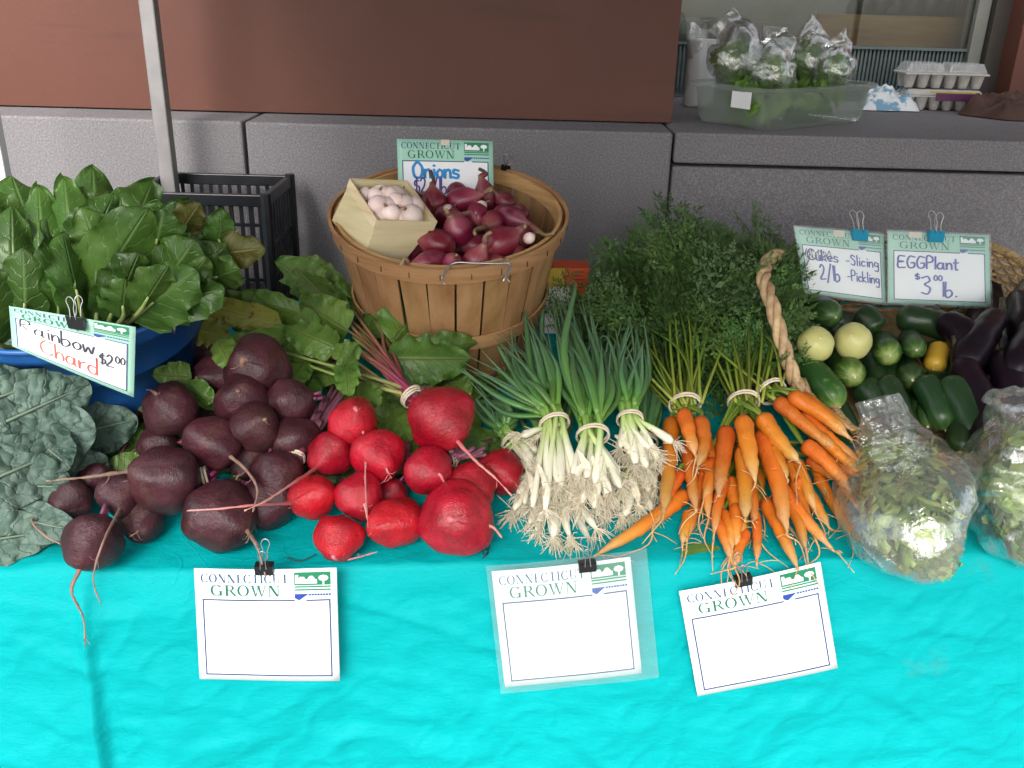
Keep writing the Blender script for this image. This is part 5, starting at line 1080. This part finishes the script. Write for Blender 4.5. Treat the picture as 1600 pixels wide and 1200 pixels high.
for ph in (0, 2.1, 4.2):
    pts = []
    for i in range(420): s = i / 420; a = s * 2 * math.pi * 60 + ph; p = wpt(s, 1.0); pts.append(p + NRM * (.0055 * math.sin(a)) + (Vector((0, 0, 0)) + (p - tp((WU0 + WU1) / 2, (WV0 + WV1) / 2)).normalized() * (.0055 * math.cos(a))))
    G().ring(pts, .0042, 5, up=NRM).build('rim_strand', 'wicker', wb)
tbq = [tp(*wpath(i / 40)) + NRM * .006 for i in range(40)]
G().poly(tbq).build('base', 'wicker', wb, smooth=False, solid=.004)
hc = catmull([ony(1285, 655, 1.52), ony(1262, 622, 1.54), ony(1243, 597, 1.56), ony(1224, 540, 1.58), ony(1206, 475, 1.62), ony(1193, 432, 1.68), ony(1203, 405, 1.76), ony(1222, 400, 1.84), ony(1232, 415, 1.90)], 90)
for ph in (0, 2.094, 4.189):
    pts = []
    for i, p in enumerate(hc):
        t_ = (hc[min(i + 1, 90)] - hc[max(i - 1, 0)]).normalized(); x_ = t_.cross(Vector((.3, 1, .2))).normalized(); y_ = t_.cross(x_); a = i * .36 + ph; r_ = .0075 * (1 if i > 16 else .75 + .25 * i / 16)
        pts.append(p + x_ * math.cos(a) * r_ + y_ * math.sin(a) * r_)
    G().tube(pts, .0072, 7).build('handle_strand', 'handle_wicker', wb)
for k in range(5): G().tube(catmull([ony(1240 + k * 4, 592, 1.553 + .006 * k), ony(1262 + k * 3, 630, 1.53), ony(1290 + k * 7, 675 - k * 3, 1.50)], 8), .0045, 6).build('handle_end', 'handle_wicker', wb)

def gourd(name, lab, cat, grp, A, E, wpx_, mat, bend=0.0, seed=0, calyx=None, taper=0.0, ridges=0):
    """A: near end, E: far end"""
    wpx = wpx_ * (.90 if mat in ('cucumber', 'pickler') else 1)
    t = thing(name, lab, cat, A.lerp(E, .5) - NRM * wpx * mpp(A) / 2, grp); rad = wpx * mpp(A) / 2; rr = random.Random(seed)
    m = A.lerp(E, .5) + NRM * bend
    def pf(x):
        k1 = .26 if mat != 'eggplant' else .30; e = min(1, max(0.0, (1 - (1 - min(1, x / k1)) ** 2))) ** .5 * min(1, max(0.0, 1 - (1 - min(1, (1 - x) / .20)) ** 2)) ** .5
        return rad * max(.06, e) * (1 - taper * x)
    o = G().tube(catmull([A, m, E], 24), pf, 18, wob=rad * .07, wf=40).build('fruit', mat, t)
    if calyx:
        ax = (E - m).normalized(); g = G(); rc = rad * (1 - taper) * .75
        for k in range(5):
            a = k * 1.257; s_ = ax.orthogonal().normalized(); s2 = ax.cross(s_); d = s_ * math.cos(a) + s2 * math.sin(a)
            leaf(g, E + d * rc * .1 + ax * .003, E + d * rc * 1.1 - ax * rc * .1, E + d * rc * 1.12 - ax * rc * 1.4, rc * 1.0, face=d, seed=k, ruf=.05, nu=5, nv=4)
        g.build('calyx', 'calyx', t); G().tube(catmull([E, E + ax * .02, E + ax * .045 + Vector((rr.gauss(0, .012), 0, .01))], 6), lambda x: .007 - .002 * x, 7).build('stalk', 'calyx', t)
    else: G().tube([A - (E - A).normalized() * .002, A + (E - A).normalized() * .003], .0025, 6).build('blossom_scar', 'tape', t)
    return t
def facing(px, py, r, h, L, tilt=(0, .5, -.25)):             # near end at a pixel, body going away from the viewer
    A = onc(px, py, h); d = (A - CAM).normalized(); d = Vector((d.x + tilt[0], d.y + tilt[1], d.z * .35 + tilt[2] * .4)).normalized(); return A, A + d * L
CG = 'cucumbers in the wicker basket'
A, E = facing(1390, 556, 24, .115, .15); gourd('pickling_cucumber', 'striped pickling cucumber with pale blossom end facing out beside the pale yellow globes', 'cucumber', CG, A, E, 50, 'pickler', seed=1)
A, E = facing(1336, 590, 24, .105, .15, (-.25, .5, -.1)); gourd('pickling_cucumber', 'plump green striped cucumber just below the pale yellow globes', 'cucumber', CG, A, E, 54, 'pickler', seed=2)
A, E = facing(1426, 594, 24, .10, .14); gourd('zucchini', 'dark round zucchini end directly below the smallest dark cucumber', 'zucchini', CG, A, E, 48, 'cucumber', seed=3)
A, E = facing(1432, 547, 20, .125, .14); gourd('cucumber', 'dark green cucumber end beside the striped pickling cucumber and eggplants', 'cucumber', CG, A, E, 42, 'cucumber', seed=4)
A, E = facing(1306, 496, 22, .13, .14, (-.6, .3, 0)); gourd('cucumber', 'very dark cucumber under the cucumber price sign', 'cucumber', CG, A, E, 52, 'cucumber', seed=5)
for k, (a, e, w_, h0, h1, m_, lab) in enumerate((((1535, 702), (1478, 590), 56, .05, .11, 'cucumber', 'longest dark zucchini lying against the eggplants'), ((1478, 672), (1440, 590), 50, .055, .10, 'cucumber', 'dark ridged cucumber next to the longest zucchini'), ((1312, 636), (1255, 568), 54, .07, .09, 'pickler', 'slicing cucumber beside the twisted basket handle'), ((1420, 690), (1380, 590), 50, .03, .09, 'cucumber', 'dark cucumber behind the plastic bag of greens'), ((1380, 650), (1345, 600), 52, .04, .07, 'cucumber', 'dark cucumber below the plump striped cucumber'),
        ((1500, 520), (1400, 495), 50, .10, .11, 'cucumber', 'dark cucumber lying crosswise under the eggplant price sign'), ((1370, 520), (1340, 490), 48, .08, .10, 'cucumber', 'dark cucumber behind the pale yellow globes'), ((1330, 690), (1290, 620), 50, .02, .05, 'cucumber', 'dark cucumber at the basket bottom behind the carrots'), ((1440, 640), (1400, 560), 52, .03, .06, 'cucumber', 'dark cucumber buried in the middle of the basket'), ((1480, 600), (1450, 540), 50, .04, .07, 'cucumber', 'dark cucumber buried next to the yellow squash'))):
    gourd('cucumber', lab, 'cucumber', CG, onc(*a, h0), onc(*e, h1), w_, m_, .006, seed=10 + k)
for k, (px, py, r_, lab) in enumerate(((1274, 538, 28, 'pale yellow lemon cucumber nearest the twisted handle'), (1333, 533, 29, 'pale yellow lemon cucumber with a groove, beside the striped cucumber'))):
    p = onc(px, py, .135); rad = r_ * mpp(p); t = thing('lemon_cucumber', lab, 'cucumber', p - NRM * rad, 'lemon cucumbers'); ax = ((CAM - p).normalized() + Vector((.25 * (1 - 2 * k), 0, .45))).normalized(); x_ = ax.orthogonal().normalized()
    G().blob(Matrix.Translation(p) @ Matrix((x_, ax.cross(x_), ax)).transposed().to_4x4() @ Matrix.Diagonal((rad, rad, rad * 1.0, 1)), 20, 32, .05, 1.5, lambda q_, g_: q_ * (1 - .035 * abs(math.sin(2.5 * g_)) ** 6 * (1 - q_.z * q_.z)), k).build('fruit', 'lemon_cucumber', t)
    G().tube([p + ax * rad * .96, p + ax * rad * 1.02], .003, 7).build('blossom_scar', 'tape', t)
gourd('yellow_squash', 'golden yellow squash peeking out between the cucumbers and eggplants', 'squash', None, onc(1458, 578, .075), onc(1470, 540, .09), 34, 'yellow_squash', seed=31)
for k in range(22):
    x = 1262 + (k * 61) % 250; y = 500 + (k * 47) % 190; x += (y - 500) * .12; dx = -28 + (k * 29) % 40
    gourd('cucumber', 'dark cucumber lying at the bottom of the wicker basket under the others', 'cucumber', 'cucumbers at the basket bottom', onc(x, y + 30, .026 + .012 * (k % 3)), onc(x + dx, y - 50, .034 + .014 * (k % 3)), 50, 'cucumber', .004, seed=200 + k)
EG = 'eggplants in the wicker basket'
EP = [((1500, 580), (1560, 490), 62, .11, .15), ((1545, 690), (1500, 560), 66, .06, .12), ((1600, 690), (1560, 550), 66, .07, .13), ((1580, 590), (1640, 480), 64, .13, .16), ((1640, 640), (1620, 520), 66, .10, .14), ((1525, 550), (1470, 500), 60, .12, .13), ((1600, 540), (1590, 460), 56, .13, .14), ((1660, 720), (1640, 600), 66, .06, .10), ((1570, 740), (1600, 640), 60, .03, .07)]
EL = ['slender dark eggplant with its stalk under the eggplant sign', 'dark glossy eggplant lying beside the longest zucchini', 'dark purple eggplant standing between two other eggplants above the open bag', 'dark purple eggplant at the back rim with its stalk up', 'dark purple eggplant above the open plastic bag', 'dark purple eggplant tucked behind the slender one', 'dark purple eggplant resting on the wicker back wall', 'dark purple eggplant behind the open plastic bag', 'dark purple eggplant at the bottom of the basket near its front rim']
for k in range(10):
    x = 1520 + (k * 43) % 160; y = 500 + (k * 67) % 180
    gourd('eggplant', 'dark eggplant lying at the bottom of the wicker basket under the others', 'eggplant', 'eggplants at the basket bottom', onc(x, y + 50, .045 + .01 * (k % 3)), onc(x + 30 - (k * 17) % 50, y - 60, .07 + .01 * (k % 3)), 62, 'eggplant', .006, seed=300 + k, calyx=True, taper=.35)
for k, (a, e, w_, h0, h1) in enumerate(EP): gourd('eggplant', EL[k], 'eggplant', EG, onc(*a, h0), onc(*e, h1), w_, 'eggplant', .01, seed=50 + k, calyx=True, taper=.35)
# the two signs clipped to the back rim
def back_sign(lab, c, ys, pens, clip, cl, tape):
    P = [ony(x, y, yy) for (x, y), yy in zip(c, ys)]
    pt, nr_, s = sign(lab, P, 'mint', pens, bend=.003, tape=tape, sleeve=(-.02, -.03, 1.01, 1.02))
    binder_clip(cl, pt(clip, 1.03, .004), (P[1] - P[0]).normalized(), (P[3] - P[0]).normalized(), nr_, .032, 'clip_blue', 'blue binder clips', True)
back_sign('mint bordered sign listing slicing and pickling cucumbers, clipped above the cucumbers', [(1241, 354), (1381, 366), (1385, 474), (1257, 457)], (1.86, 1.87, 1.83, 1.82),
          [('handwriting', write('Cukes', .10, .46, .52, .16, .018), 'pen_blue'), ('handwriting', write('-Slicing', .54, .93, .50, .15, .016), 'pen_blue'), ('handwriting', write('2/lb', .22, .46, .24, .22, .02), 'pen_blue'), ('handwriting', write('-Pickling', .54, .93, .27, .15, .016), 'pen_blue'),
           ('scribble', band([(.07 + .012 * k + .02 * math.sin(k * 2.2), .60 + .08 * math.sin(k * 1.7)) for k in range(26)], .010), 'pen_black')], .70, 'sky blue binder clip on the cucumber price sign', (.42, .90, .54, .99))
back_sign('mint bordered sign reading Egg Plant, clipped above the eggplants', [(1387, 361), (1545, 368), (1548, 479), (1388, 473)], (1.86, 1.875, 1.83, 1.82),
          [('handwriting', write('EGGPlant', .09, .70, .50, .17, .02), 'pen_blue'), ('handwriting', write('$', .26, .31, .34, .09, .016), 'pen_blue'), ('handwriting', write('3', .32, .43, .14, .25, .02), 'pen_blue'), ('handwriting', write('00', .44, .53, .34, .07, .016), 'pen_blue'), ('handwriting', write('lb.', .52, .68, .12, .20, .02), 'pen_blue')], .45, 'sky blue binder clip on the eggplant price sign', (.2, .92, .32, 1.0))

# ================================================================== PLASTIC BAGS OF GREENS ON THE TABLE
t_frames = {}
def bag(name, lab, P, hw, flat, seed, open_top=False, mat='bag_film', loc=None, wr=.007, n=56, m=64):
    """P: places along the bag's middle, hw: half widths in metres"""
    c = catmull(P, m); t = thing(name, lab, 'bag', loc or P[0]); o = Vector((seed * 3.7, seed, 0)); g = G(); rows = []
    W = catmull([Vector((x, 0, 0)) for x in hw], m); Fl = catmull([Vector((x, 0, 0)) for x in flat], m)
    for i in range(m + 1):
        ax = (c[min(i + 1, m)] - c[max(i - 1, 0)]).normalized(); tc_ = (CAM - c[i]).normalized(); x_ = ax.cross(tc_).normalized(); y_ = x_.cross(ax); row = []
        for k in range(n):
            a = 2 * math.pi * k / n; d = x_ * math.cos(a) + y_ * (math.sin(a) * max(.02, Fl[i].x)); p = c[i] + d * max(.001, W[i].x)
            wv = 1 - abs(noise.noise(p * 28 + o)) * 2.2; w2 = noise.noise(Vector((a * 2.2, i / m * 3, seed)))
            p += d.normalized() * (wr * .7 * wv + wr * .9 * w2 + wr * .4 * noise.noise(p * 70 + o)) * min(1, W[i].x / .03)
            row.append(g.add(p, (k / n, i / m)))
        rows.append(row)
    for i in range(m):
        for k in range(n): g.face(rows[i][k], rows[i][(k + 1) % n], rows[i + 1][(k + 1) % n], rows[i + 1][k])
    g.build('film', mat, t); t_frames[t.name] = (c, W, Fl); return t
def stuff_bag(lab, bag_t, i0, i1, n, L, wd, mat, grp, seed, loc):   # leaves lying inside the film all along the bag
    c, W, Fl = t_frames[bag_t.name]; rr = random.Random(seed); m = len(c) - 1; t = thing('salad_greens', lab, 'greens', loc, grp)
    for k in range(n):
        i = rr.randint(int(i0 * m), int(i1 * m)); ax = (c[min(i + 1, m)] - c[max(i - 1, 0)]).normalized(); tc_ = (CAM - c[i]).normalized(); x_ = ax.cross(tc_).normalized(); y_ = x_.cross(ax)
        a = rr.uniform(0, 2 * math.pi); rho = rr.uniform(.45, .80); d = x_ * math.cos(a) + y_ * math.sin(a) * Fl[i].x; p = c[i] + d * W[i].x * rho
        tn = (x_ * -math.sin(a) + y_ * math.cos(a) * Fl[i].x).normalized(); q_ = rr.uniform(0, 6.28); l = min(L, W[i].x * .9) * rr.uniform(.6, 1.1); dd = (tn * math.cos(q_) + ax * math.sin(q_)) * l * .5; dn_ = d.normalized()
        leaf(G(), p - dd - dn_ * l * .10, p + dn_ * .003, p + dd - dn_ * l * .10, wd * rr.uniform(.6, 1.5), twist=rr.uniform(-.6, .6), face=dn_, seed=seed + k, ruf=.2, fold=.4, nu=8, nv=5).build('leaf', mat, t)
    return t
def greens_in(lab, ctr, rad3, rotM, n, L, wd, mat, grp, seed, loc):
    rr = random.Random(seed); t = thing('salad_greens', lab, 'greens', loc, grp)
    for k in range(n):
        while True:
            q_ = Vector((rr.uniform(-1, 1), rr.uniform(-1, 1), rr.uniform(-1, 1)))
            if .35 < q_.length < .9: break
        p = ctr + rotM @ Vector((q_.x * rad3[0], q_.y * rad3[1], q_.z * rad3[2])); d = Vector((rr.gauss(0, 1), rr.gauss(0, .6), rr.gauss(0, 1))).normalized() * L * rr.uniform(.6, 1.1); d -= (rotM @ Vector(q_)).normalized() * d.dot((rotM @ Vector(q_)).normalized()) * .7
        leaf(G(), p - d / 2, p + Vector((rr.gauss(0, .008), rr.gauss(0, .008), rr.gauss(0, .008))), p + d / 2, wd * rr.uniform(.6, 1.4), twist=rr.uniform(-1.2, 1.2), seed=seed + k, ruf=.2, fold=.4, nu=8, nv=5).build('leaf', mat, t)
    return t
hb = .085
BP_ = [onc(1490, 897, .012), onc(1458, 868, .05), onc(1424, 815, .08), onc(1408, 760, .09), onc(1395, 710, .09), onc(1382, 665, .105), onc(1370, 622, .13)]
k0 = mpp(BP_[3])
t1 = bag('produce_bag', 'clear plastic bag of pale green leaves lying beside the carrots, its mouth gathered up', BP_, [.006, .055, 92 * k0, 98 * k0, 76 * k0, 42 * k0, 30 * k0], [.5, .55, .6, .62, .5, .3, .12], 5, loc=onc(1440, 850))
stuff_bag('pale green leaves packed inside the gathered plastic bag beside the carrots', t1, .06, .68, 270, .075, .020, 'bag_green', 'bagged greens', 900, onc(1430, 830))
B2 = [onc(1625, 868, .006), onc(1620, 845, .03), onc(1618, 800, .06), onc(1622, 750, .10), onc(1640, 690, .15), onc(1655, 650, .185)]
k0 = mpp(B2[2])
t2 = bag('produce_bag', 'clear plastic bag standing open with leaves showing in its rolled white mouth', B2, [.02, .075, .098, .105, .10, .098], [.7, .85, .9, .95, .95, .9], 8, loc=onc(1610, 860), wr=.014)
mc = B2[5]; ax = (B2[5] - B2[4]).normalized(); x_ = ax.cross((CAM - mc).normalized()).normalized(); y_ = x_.cross(ax)
g = G().ring([mc + (x_ * math.cos(a) + y_ * math.sin(a) * .9) * (.098 + .007 * math.sin(5 * a) + .010 * noise.noise(Vector((math.cos(a) * 4, math.sin(a) * 4, 2)))) + ax * (.010 * math.sin(3 * a + 1) + .012 * noise.noise(Vector((math.cos(a) * 5, math.sin(a) * 5, 7)))) for a in [2 * math.pi * i / 60 for i in range(60)]], .0075, 10, up=ax); g.build('rolled_mouth', 'bag_film', t2)
stuff_bag('green leaves inside the open plastic bag at the end of the basket', t2, .08, .80, 150, .085, .026, 'bag_green', 'bagged greens', 1200, onc(1625, 850))
# ================================================================== THINGS ON THE WINDOW SILL
SZ = ZL + .003
FL, FRt = onz(1196, 206, SZ), onz(1356, 190, SZ); exs = (FRt - FL); Wt = exs.length; exs.normalize(); eys = Vector((-exs.y, exs.x, 0)); Dt = .25
tc0 = FL + exs * Wt / 2 + eys * Dt / 2; HTt = .10
tote = thing('plastic_tote', 'translucent storage tote of bagged lettuce on the granite window sill', 'tote', tc0)
def rrect(z, sx, off=0.0, n=56):
    o = []
    for k in range(n):
        a = 2 * math.pi * (k + .5) / n; c, s = math.cos(a), math.sin(a); e = .28; x = math.copysign(abs(c) ** e, c) * (Wt / 2 * sx + off); y = math.copysign(abs(s) ** e, s) * (Dt / 2 * sx + off); o.append(tc0 + exs * x + eys * y + Vector((0, 0, z)))
    return o
def loft(rings, closed_bottom=True):
    g = G(); I = [[g.add(p) for p in r_] for r_ in rings]; n = len(rings[0])
    for a, b in zip(I, I[1:]):
        for k in range(n): g.face(a[k], a[(k + 1) % n], b[(k + 1) % n], b[k])
    if closed_bottom: g.face(*reversed(I[0]))
    return g
loft([rrect(0, .96), rrect(.012, 1.0), rrect(HTt * .5, 1.03), rrect(HTt - .012, 1.06)]).build('tub_wall', 'tote_plastic', tote)
loft([rrect(HTt - .012, 1.06, .0005), rrect(HTt - .012, 1.06, .014), rrect(HTt - .003, 1.06, .016), rrect(HTt, 1.06, .010), rrect(HTt, 1.06, .0005)], False).build('rim', 'tote_plastic', tote)
pst = tc0 - exs * (Wt * .53) - eys * .06 + Vector((0, 0, .07)); G().hexa([pst + eys * a + exs * b + Vector((0, 0, c)) for c in (-.02, .02) for (a, b) in ((-.03, -.014), (-.03, -.0125), (.03, -.0125), (.03, -.014))]).build('sticker', 'card', tote, smooth=False)
LB = [(1147, 84, .068, .045, 'bag of lettuce bulging over the tote rim beside the white bag roll'), (1215, 72, .05, .06, 'bag of lettuce sticking up at the back of the tote'), (1265, 92, .06, .035, 'bag of lettuce lying in the middle of the tote'), (1305, 105, .05, .02, 'bag of lettuce near the tote end closest to the egg cartons'), (1205, 112, .06, .0, 'bag of lettuce at the tote front')]
for k, (px, py, r_, h, lab) in enumerate(LB):
    p = ony(px, py, tc0.y - .02 + (.08 if k in (1, 2) else -.03 * (k == 4))); p.z = min(p.z, SZ + HTt + .06)
    tp_ = p + Vector((.01 * (k - 2), .01, r_ * 1.05))
    bag('lettuce_bag', lab, [p - Vector((0, 0, r_ * 1.0)), p - Vector((0, 0, r_ * .6)), p, p + Vector((0, 0, r_ * .6)), tp_, tp_ + Vector((.02 * (k % 3 - 1), 0, .02))], [.01, r_ * .8, r_, r_ * .85, r_ * .55, r_ * .6], [1, 1, .9, .8, .5, .2], 20 + k, wr=.006, n=32, m=30)
    greens_in('lettuce leaves inside the ' + ('bag bulging over the tote rim', 'bag sticking up at the tote back', 'bag in the middle of the tote', 'bag near the egg cartons', 'bag at the tote front')[k], p - Vector((0, 0, r_ * .15)), (r_ * .85, r_ * .75, r_ * .7), Matrix.Identity(3), 40, r_ * 1.0, r_ * .7, 'lettuce', 'bagged lettuce', 1500 + 60 * k, p - Vector((0, 0, r_)))
for k in range(5):
    p = tc0 + exs * (Wt * (-.36 + .18 * k)) + Vector((0, 0, .055)); greens_in('lettuce leaves packed low inside the translucent tote', p, (.05, .11, .042), Matrix.Identity(3), 22, .07, .05, 'lettuce', 'lettuce in the tote', 2000 + 70 * k, p - Vector((0, 0, .04)))
# roll of bags
rb = onz(1090, 166, SZ); rr_ = 23 * mpp(rb); Hr = (rb - ony(1090, 62, rb.y)).length
rl = thing('bag_roll', 'upright roll of white plastic produce bags standing against the brown pillar', 'bag roll', rb)
g = G(); rows = []
for i in range(25):
    f = i / 24; rows.append([g.add(rb + Vector((math.cos(a) * rr_, math.sin(a) * rr_, .001 + Hr * f)) * 1 + Vector((math.cos(a), math.sin(a), 0)) * .0025 * noise.noise(Vector((a * 3, f * 5, 1)))) for a in [2 * math.pi * k / 32 for k in range(32)]])
for i in range(24):
    for k in range(32): g.face(rows[i][k], rows[i][(k + 1) % 32], rows[i + 1][(k + 1) % 32], rows[i + 1][k])
g.face(*reversed(rows[0])); g.face(*rows[-1]); g.build('roll', 'white_plastic', rl)
bg_top = rb + Vector((0, 0, Hr))
def lf_(i, j): a = 2 * math.pi * j; f = i; r_ = rr_ * (1.04 + .55 * f * (1 if math.cos(a) > 0 else .3)); return bg_top + Vector((math.cos(a) * r_, math.sin(a) * r_ * .9, -.05 + f * .085 + .012 * math.sin(3 * a + 1) * f + .008 * noise.noise(Vector((a * 2, f * 3, 4)))))
G().grid(lf_, 12, 40).build('loose_sheet', 'bag_film', rl)
# egg cartons
def carton(x0, y0, z0, Lc, Wc, lab, lid, lidh, rot):
    t = thing('egg_carton', lab, 'egg carton', (x0, y0, z0), 'egg cartons on the sill'); Mx = Matrix.Translation((x0, y0, z0)) @ Matrix.Rotation(rot, 4, 'Z'); hb_ = .038
    for i in range(6):
        for j in range(2):
            c = ((i + .5) / 6 - .5) * Lc, ((j + .5) / 2 - .5) * Wc; r_ = Lc / 12 * .97; g = G(); rw = []
            for f, s in ((0, .55), (.1, .66), (.6, .86), (1, 1.0)): rw.append([g.add(Mx @ Vector((c[0] + math.cos(a) * r_ * s, c[1] + math.sin(a) * min(r_ * 1.1, Wc / 4) * s, hb_ * f))) for a in [2 * math.pi * k / 14 for k in range(14)]])
            for a_, b_ in zip(rw, rw[1:]):
                for k in range(14): g.face(a_[k], a_[(k + 1) % 14], b_[(k + 1) % 14], b_[k])
            g.face(*reversed(rw[0])); g.build('cup', 'pulp', t)
    G().box((-Lc / 2 - .004, -Wc / 2 - .004, hb_ + .0005), (Lc / 2 + .004, Wc / 2 + .004, hb_ + .006), Mx).build('flange', 'pulp', t, smooth=False, bevel=.002)
    for (xa, xb) in (((-Lc / 2, -.003), (.003, Lc / 2)) if lid == 'clear_lid' else ((-Lc / 2, Lc / 2),)):
        b = .012; z1, z2 = hb_ + .0065, hb_ + lidh
        G().hexa([Mx @ Vector(v_) for v_ in ((xa, -Wc / 2, z1), (xb, -Wc / 2, z1), (xb, Wc / 2, z1), (xa, Wc / 2, z1), (xa + b, -Wc / 2 + b, z2), (xb - b, -Wc / 2 + b, z2), (xb - b, Wc / 2 - b, z2), (xa + b, Wc / 2 - b, z2))]).build('lid', lid, t, smooth=False, bevel=.004)
    return t, Mx
ec = onz(1464, 160, SZ); Lc = 112 * mpp(ec); ec.y = 2.96; ec.x = ony(1464, 150, 2.96).x
carton(ec.x + .005, ec.y, SZ, Lc, .10, 'grey pulp egg carton with yellow and purple label, lower of the stacked pair', 'pulp', .022, R(-3))
t, Mx = [o for o in bpy.data.objects if o.get('category') == 'egg carton'][-1], Matrix.Translation((ec.x + .005, ec.y, SZ)) @ Matrix.Rotation(R(-3), 4, 'Z')
G().box((-Lc * .12, -.0565, .030), (Lc * .42, -.0545, .052), Mx).build('label', 'label_purple', t, smooth=False); G().box((-Lc * .2, -.0575, .053), (Lc * .42, -.0545, .057), Mx).build('label_edge', 'label_yellow', t, smooth=False)
carton(ec.x, ec.y + .004, SZ + .0635, Lc * 1.03, .10, 'egg carton with a clear plastic lid on top of the stacked pair', 'clear_lid', .034, R(-1))
# printed plastic packet
pc = onz(1398, 172, SZ); g = G()
def pk_(i, j):
    x, y = (j - .5) * .18, (i - .5) * .20; e = max(0, 1 - (2 * abs(j - .5)) ** 4) * max(0, 1 - (2 * abs(i - .5)) ** 4)
    return pc + Vector((x + .3 * y, y + .06, .002 + e * (.048 + .034 * noise.noise(Vector((x * 22, y * 22, 2))) + .016 * noise.noise(Vector((x * 70, y * 60, 5))))))
g.grid(pk_, 28, 28)
tag(g.build('plastic_packet', 'bag_print', None), 'crumpled white and blue printed plastic packet between the tote and egg cartons', 'packet')
# brown cloth
bc_ = onz(1580, 188, SZ); g = G()
def bc_f(i, j):
    a = 2 * math.pi * j; r_ = i; x = math.cos(a) * r_ * .13; y = math.sin(a) * r_ * .10; rim = 1 - r_ ** 4
    return bc_ + Vector((x * (1 + .2 * math.sin(3 * a)) + .04, y + .08, .002 + rim * (.050 + .045 * noise.noise(Vector((x * 26, y * 28, 1))) + .022 * noise.noise(Vector((x * 60, y * 60, 3))))))
g.grid(bc_f, 20, 48); tag(g.build('brown_cloth', 'brown_cloth', None), 'crumpled dark brown cloth lying by the window pilaster', 'cloth')
